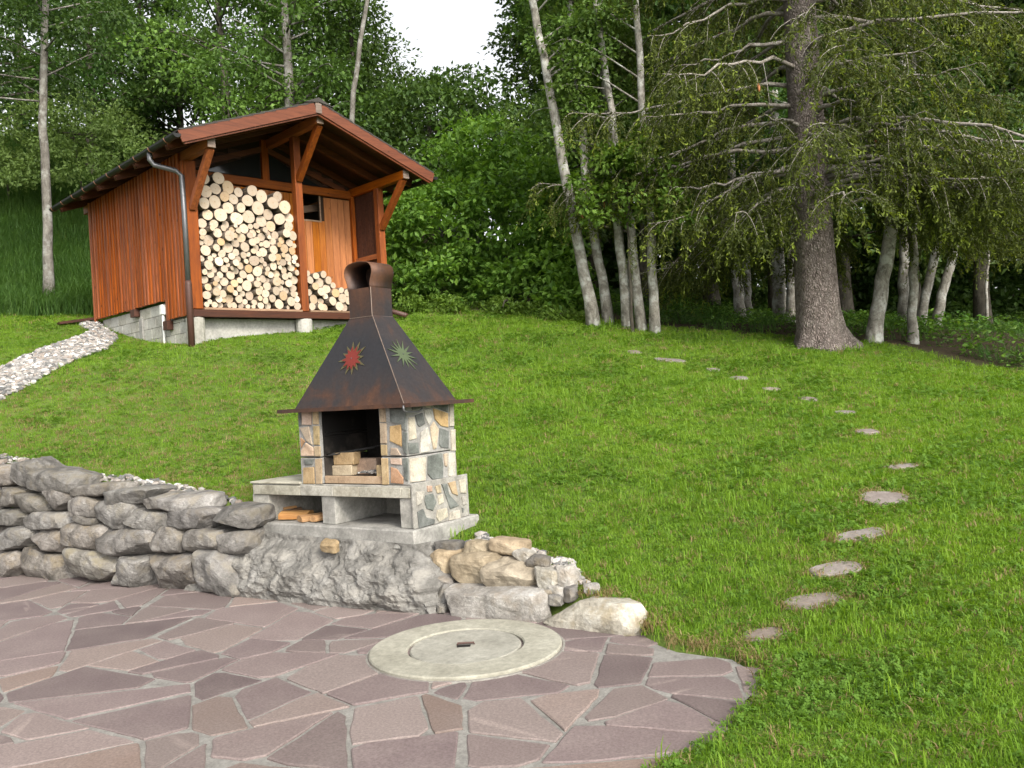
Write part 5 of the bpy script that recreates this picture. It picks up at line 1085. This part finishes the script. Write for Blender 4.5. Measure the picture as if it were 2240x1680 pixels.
# ------------------------------------------------------------------ grass, clover, meadow and undergrowth (instanced tufts)
def tuft(name, n, rad, h, wd, mat, lean=.5, seed=0, broad=False):
    g = np.random.default_rng(seed); V = []; Fl = []
    for k in range(n):
        a, r = g.uniform(0, 6.283), rad * math.sqrt(g.random()); p = np.array([r * math.cos(a), r * math.sin(a), -.01]); b = g.uniform(0, 6.283); H = h * g.uniform(.5, 1.25); ln = np.array([math.cos(b), math.sin(b), 0]) * H * g.uniform(.1, lean); sd = np.array([-math.sin(b), math.cos(b), 0]) * wd * g.uniform(.7, 1.2)
        i = len(V)
        if broad:
            c = p + ln + np.array([0, 0, H]); tl = g.normal(size=3) * .35 + np.array([0, 0, 1]); tl /= np.linalg.norm(tl); x = np.cross(tl, ln + 1e-3); x /= np.linalg.norm(x); y = np.cross(tl, x); s = wd * g.uniform(.7, 1.2)
            for j in range(3):
                t = j * 2.094 + b; u = x * math.cos(t) + y * math.sin(t); w_ = np.cross(tl, u); i = len(V); V += [c, c + u * s * .6 + w_ * s * .42, c + u * s * 1.05, c + u * s * .6 - w_ * s * .42]; Fl.append((i, i + 1, i + 2, i + 3))
        else:
            V += [p - sd, p + sd, p + ln * .35 + np.array([0, 0, H * .6]) + sd * .8, p + ln * .35 + np.array([0, 0, H * .6]) - sd * .8, p + ln + np.array([0, 0, H * (1 - .25 * lean)])]; Fl += [(i, i + 1, i + 2, i + 3), (i + 3, i + 2, i + 4)]
    return bpy.data.objects.new(name, (lambda me: (me.materials.append(M[mat]), me)[1])(py_mesh(name, V, Fl)))
def weed(name, n, rad, h, leaf, mat, seed):
    g = np.random.default_rng(seed); a = g.uniform(0, 6.283, n); r = rad * np.sqrt(g.random(n)); P = np.stack([r * np.cos(a), r * np.sin(a), g.random(n) * h], 1); ax = np.stack([np.cos(a), np.sin(a), np.full(n, -.1)], 1) + g.normal(size=(n, 3)) * .4; nr = g.normal(size=(n, 3)) * .4 + np.array([0, 0, 1]); V, Fq = leaf_quads(P, ax, nr, leaf * g.uniform(.6, 1.3, n), .6)
    me = np_mesh(name, V, Fq); me.materials.append(M[mat]); return bpy.data.objects.new(name, me)
def tuft_set(name, objs):
    c = bpy.data.collections.new(name)
    for o in objs: c.objects.link(o)
    return c
def instance_stuff(name, P, rz, tilt, scl, var, coll, kind_label, cat):
    me = bpy.data.meshes.new(name); me.vertices.add(len(P)); me.vertices.foreach_set('co', P.astype(np.float32).ravel())
    a = me.attributes.new('rot', 'FLOAT_VECTOR', 'POINT'); a.data.foreach_set('vector', np.stack([tilt[:, 0], tilt[:, 1], rz], 1).astype(np.float32).ravel())
    a = me.attributes.new('scl', 'FLOAT', 'POINT'); a.data.foreach_set('value', scl.astype(np.float32)); a = me.attributes.new('var', 'INT', 'POINT'); a.data.foreach_set('value', var.astype(np.int32)); me.update()
    o = link(name, me); tag(o, kind_label, cat, kind='stuff')
    ng = bpy.data.node_groups.new(name, 'GeometryNodeTree'); ng.interface.new_socket('Geometry', in_out='INPUT', socket_type='NodeSocketGeometry'); ng.interface.new_socket('Geometry', in_out='OUTPUT', socket_type='NodeSocketGeometry')
    N, L = ng.nodes, ng.links; gi, go = N.new('NodeGroupInput'), N.new('NodeGroupOutput'); ip = N.new('GeometryNodeInstanceOnPoints'); ci = N.new('GeometryNodeCollectionInfo'); ci.inputs['Collection'].default_value = coll; ci.inputs['Separate Children'].default_value = True; ci.inputs['Reset Children'].default_value = True; ip.inputs['Pick Instance'].default_value = True
    def attr(nm, ty):
        n = N.new('GeometryNodeInputNamedAttribute'); n.data_type = ty; n.inputs['Name'].default_value = nm; return [s_ for s_ in n.outputs if s_.enabled and s_.name == 'Attribute'][0]
    e2r = N.new('FunctionNodeEulerToRotation'); L.new(attr('rot', 'FLOAT_VECTOR'), e2r.inputs[0]); L.new(e2r.outputs[0], ip.inputs['Rotation']); L.new(attr('scl', 'FLOAT'), ip.inputs['Scale']); L.new(attr('var', 'INT'), ip.inputs['Instance Index'])
    L.new(gi.outputs[0], ip.inputs['Points']); L.new(ci.outputs[0], ip.inputs['Instance']); L.new(ip.outputs[0], go.inputs[0]); m = o.modifiers.new('scatter', 'NODES'); m.node_group = ng; return o
lawn_set = tuft_set('lawn tufts', [tuft('a_tuft', 16, .055, .036, .0026, 'grass', 1.1, 1), tuft('b_tuft', 16, .06, .042, .0024, 'grass', .9, 2), tuft('c_tuft', 14, .055, .034, .003, 'grass', 1.3, 3), tuft('d_tuft', 9, .05, .035, .014, 'clover', .5, 4, True), tuft('e_tuft', 14, .05, .05, .0025, 'drygrass', 1.3, 5), tuft('f_tuft', 8, .05, .095, .003, 'grass', .7, 6)])
g = np.random.default_rng(99)
N0 = 760000; yy = g.uniform(2.4, 23, N0) ; xx = g.uniform(-13, 15, N0); dd = np.hypot(xx, yy)
keep = (g.random(N0) < np.minimum(1, (6.0 / dd) ** 1.45)) & (np.abs(xx) / yy < .70)
xx, yy, dd = xx[keep], yy[keep], dd[keep]; sdp = poly_sd(PATIO, xx, yy); jit = np.array([noise.noise(Vector((x * 5, y * 5, 3))) for x, y in zip(xx, yy)]) if len(xx) < 400000 else np.zeros(len(xx))
ok = sdp > .03 + .05 * jit
c_, s_ = rot2(SYAW); su_, sv_ = (xx - SX) * c_ + (yy - SY) * s_, -(xx - SX) * s_ + (yy - SY) * c_; ok &= ~((su_ > -.03) & (su_ < 4.1) & (sv_ > .02) & (sv_ < 4.5)) | ((su_ > 0.0) & (sv_ < .2) & (sv_ > 0) & (su_ < 4))
c_, s_ = rot2(BYAW); bu_, bv_ = (xx - BX) * c_ + (yy - BY) * s_, -(xx - BX) * s_ + (yy - BY) * c_; ok &= ~((bu_ > -1.9) & (bu_ < .12) & (bv_ > -.3) & (bv_ < .80))
ok &= (poly_sd(GRAV1, xx, yy) > .02 + .06 * jit) & (poly_sd(GRAV2, xx, yy) > .0 + .12 * jit)
rq = np.array([ROCKERY[0], ROCKERY[1], ROCKERY[2], ROCKERY[2] + bQ[:2] * .12, ROCKERY[1] + (ROCKERY[2] - ROCKERY[1]) * .25 + bQ[:2] * .2, ROCKERY[1] + bQ[:2] * .5, ROCKERY[0] + bQ[:2] * .7]); ok &= poly_sd(rq, xx, yy) > .02 * jit
near_step = np.full(len(xx), 9.)
for x, y, a, b in STEPS:
    e = np.hypot((xx - x) / a, (yy - y) / b); near_step = np.minimum(near_step, e); ok &= e > .84 + .2 * jit
wd_ = poly_sd(WOOD, xx, yy); ok &= (wd_ > -.1 + .3 * jit)
ok &= ~((wd_ < 1.0) & (g.random(len(xx)) < .3))
P2 = np.array([(x, y) for x, y in zip(xx, yy)]); idx = np.where(ok)[0]; xx, yy, dd, jit, near_step, sdp = xx[idx], yy[idx], dd[idx], jit[idx], near_step[idx], sdp[idx]
zz_ = ground(xx, yy); pn = np.array([noise.noise(Vector((x * 1.1, y * 1.1, 9))) for x, y in zip(xx, yy)]); rnd = g.random(len(xx)); var = np.where(rnd < .36, 0, np.where(rnd < .66, 1, 2)); pn2 = np.array([noise.noise(Vector((x * .9 + 40, y * .9, 2))) for x, y in zip(xx, yy)]); var = np.where(rnd > .93 - .45 * np.clip(pn * 2.2, 0, 1), 3, var); var = np.where(g.random(len(xx)) < .015 + .16 * np.clip(pn2 * 2 - .35, 0, 1), 5, var)
dryp = .035 + .5 * np.exp(-((near_step - 1.05) / .22) ** 2) * (dd < 11) + .55 * np.exp(-(sdp / .13) ** 2) * (yy > 4.35) * (xx > .3) + .12 * (xx < -1.2) * (yy < 13)
var = np.where(g.random(len(xx)) < dryp, 4, var); scl = (1 + .055 * np.maximum(0, dd - 5)) * g.uniform(.75, 1.25, len(xx)) * np.where(xx < -1.2, .8, 1.)
instance_stuff('lawn_grass', np.stack([xx, yy, zz_], 1), g.uniform(0, 6.283, len(xx)), g.normal(size=(len(xx), 2)) * .12, scl, var, lawn_set, 'short bright green lawn grass with clover on the slope', 'grass')
# meadow on the bank behind the shed
mset = tuft_set('meadow tufts', [tuft('a_meadow', 22, .22, .55, .007, 'meadow', .8, 11), tuft('b_meadow', 20, .25, .42, .008, 'meadow', 1., 12)])
N1 = 14000; xx = g.uniform(-22, -4, N1); yy = g.uniform(16.5, 34, N1); q_ = (poly_sd(GRAV2, xx, yy) > .3) & ~(((xx - SX) * rot2(SYAW)[0] + (yy - SY) * rot2(SYAW)[1] > -.3) & (-(xx - SX) * rot2(SYAW)[1] + (yy - SY) * rot2(SYAW)[0] < 4.8)); lim = at_y(-60, 690, 19.2)[1]; q_ &= (yy - 18.6 - .12 * (xx + 10)) > 0; xx, yy = xx[q_], yy[q_]
instance_stuff('meadow_grass', np.stack([xx, yy, ground(xx, yy)], 1), g.uniform(0, 6.28, len(xx)), g.normal(size=(len(xx), 2)) * .15, g.uniform(.7, 1.3, len(xx)), g.integers(0, 2, len(xx)), mset, 'tall dark green meadow grass on the bank behind the shed', 'grass')
# plants on the woodland floor
wset = tuft_set('floor plants', [weed('a_weed', 26, .2, .28, .09, 'leaf_maple', 1), weed('b_weed', 22, .16, .18, .08, 'leaf_dark', 2), tuft('c_weed', 26, .2, .28, .006, 'meadow', .9, 3)])
N2 = 9000; xx = g.uniform(-4, 22, N2); yy = g.uniform(13, 32, N2); sw = poly_sd(WOOD, xx, yy); dns = np.array([noise.noise(Vector((x * .5, y * .5, 1))) for x, y in zip(xx, yy)]); ok = (sw < -.1) & (g.random(N2) < .5 + .6 * dns + .25 * (xx > 7)) & ~((xx > 6.0) & (xx < 7.6) & (sw > -.7)); xx, yy = xx[ok], yy[ok]
instance_stuff('undergrowth', np.stack([xx, yy, ground(xx, yy)], 1), g.uniform(0, 6.28, len(xx)), g.normal(size=(len(xx), 2)) * .15, g.uniform(.6, 1.3, len(xx)), g.integers(0, 3, len(xx)), wset, 'leafy plants and grass on the shaded woodland floor', 'undergrowth')
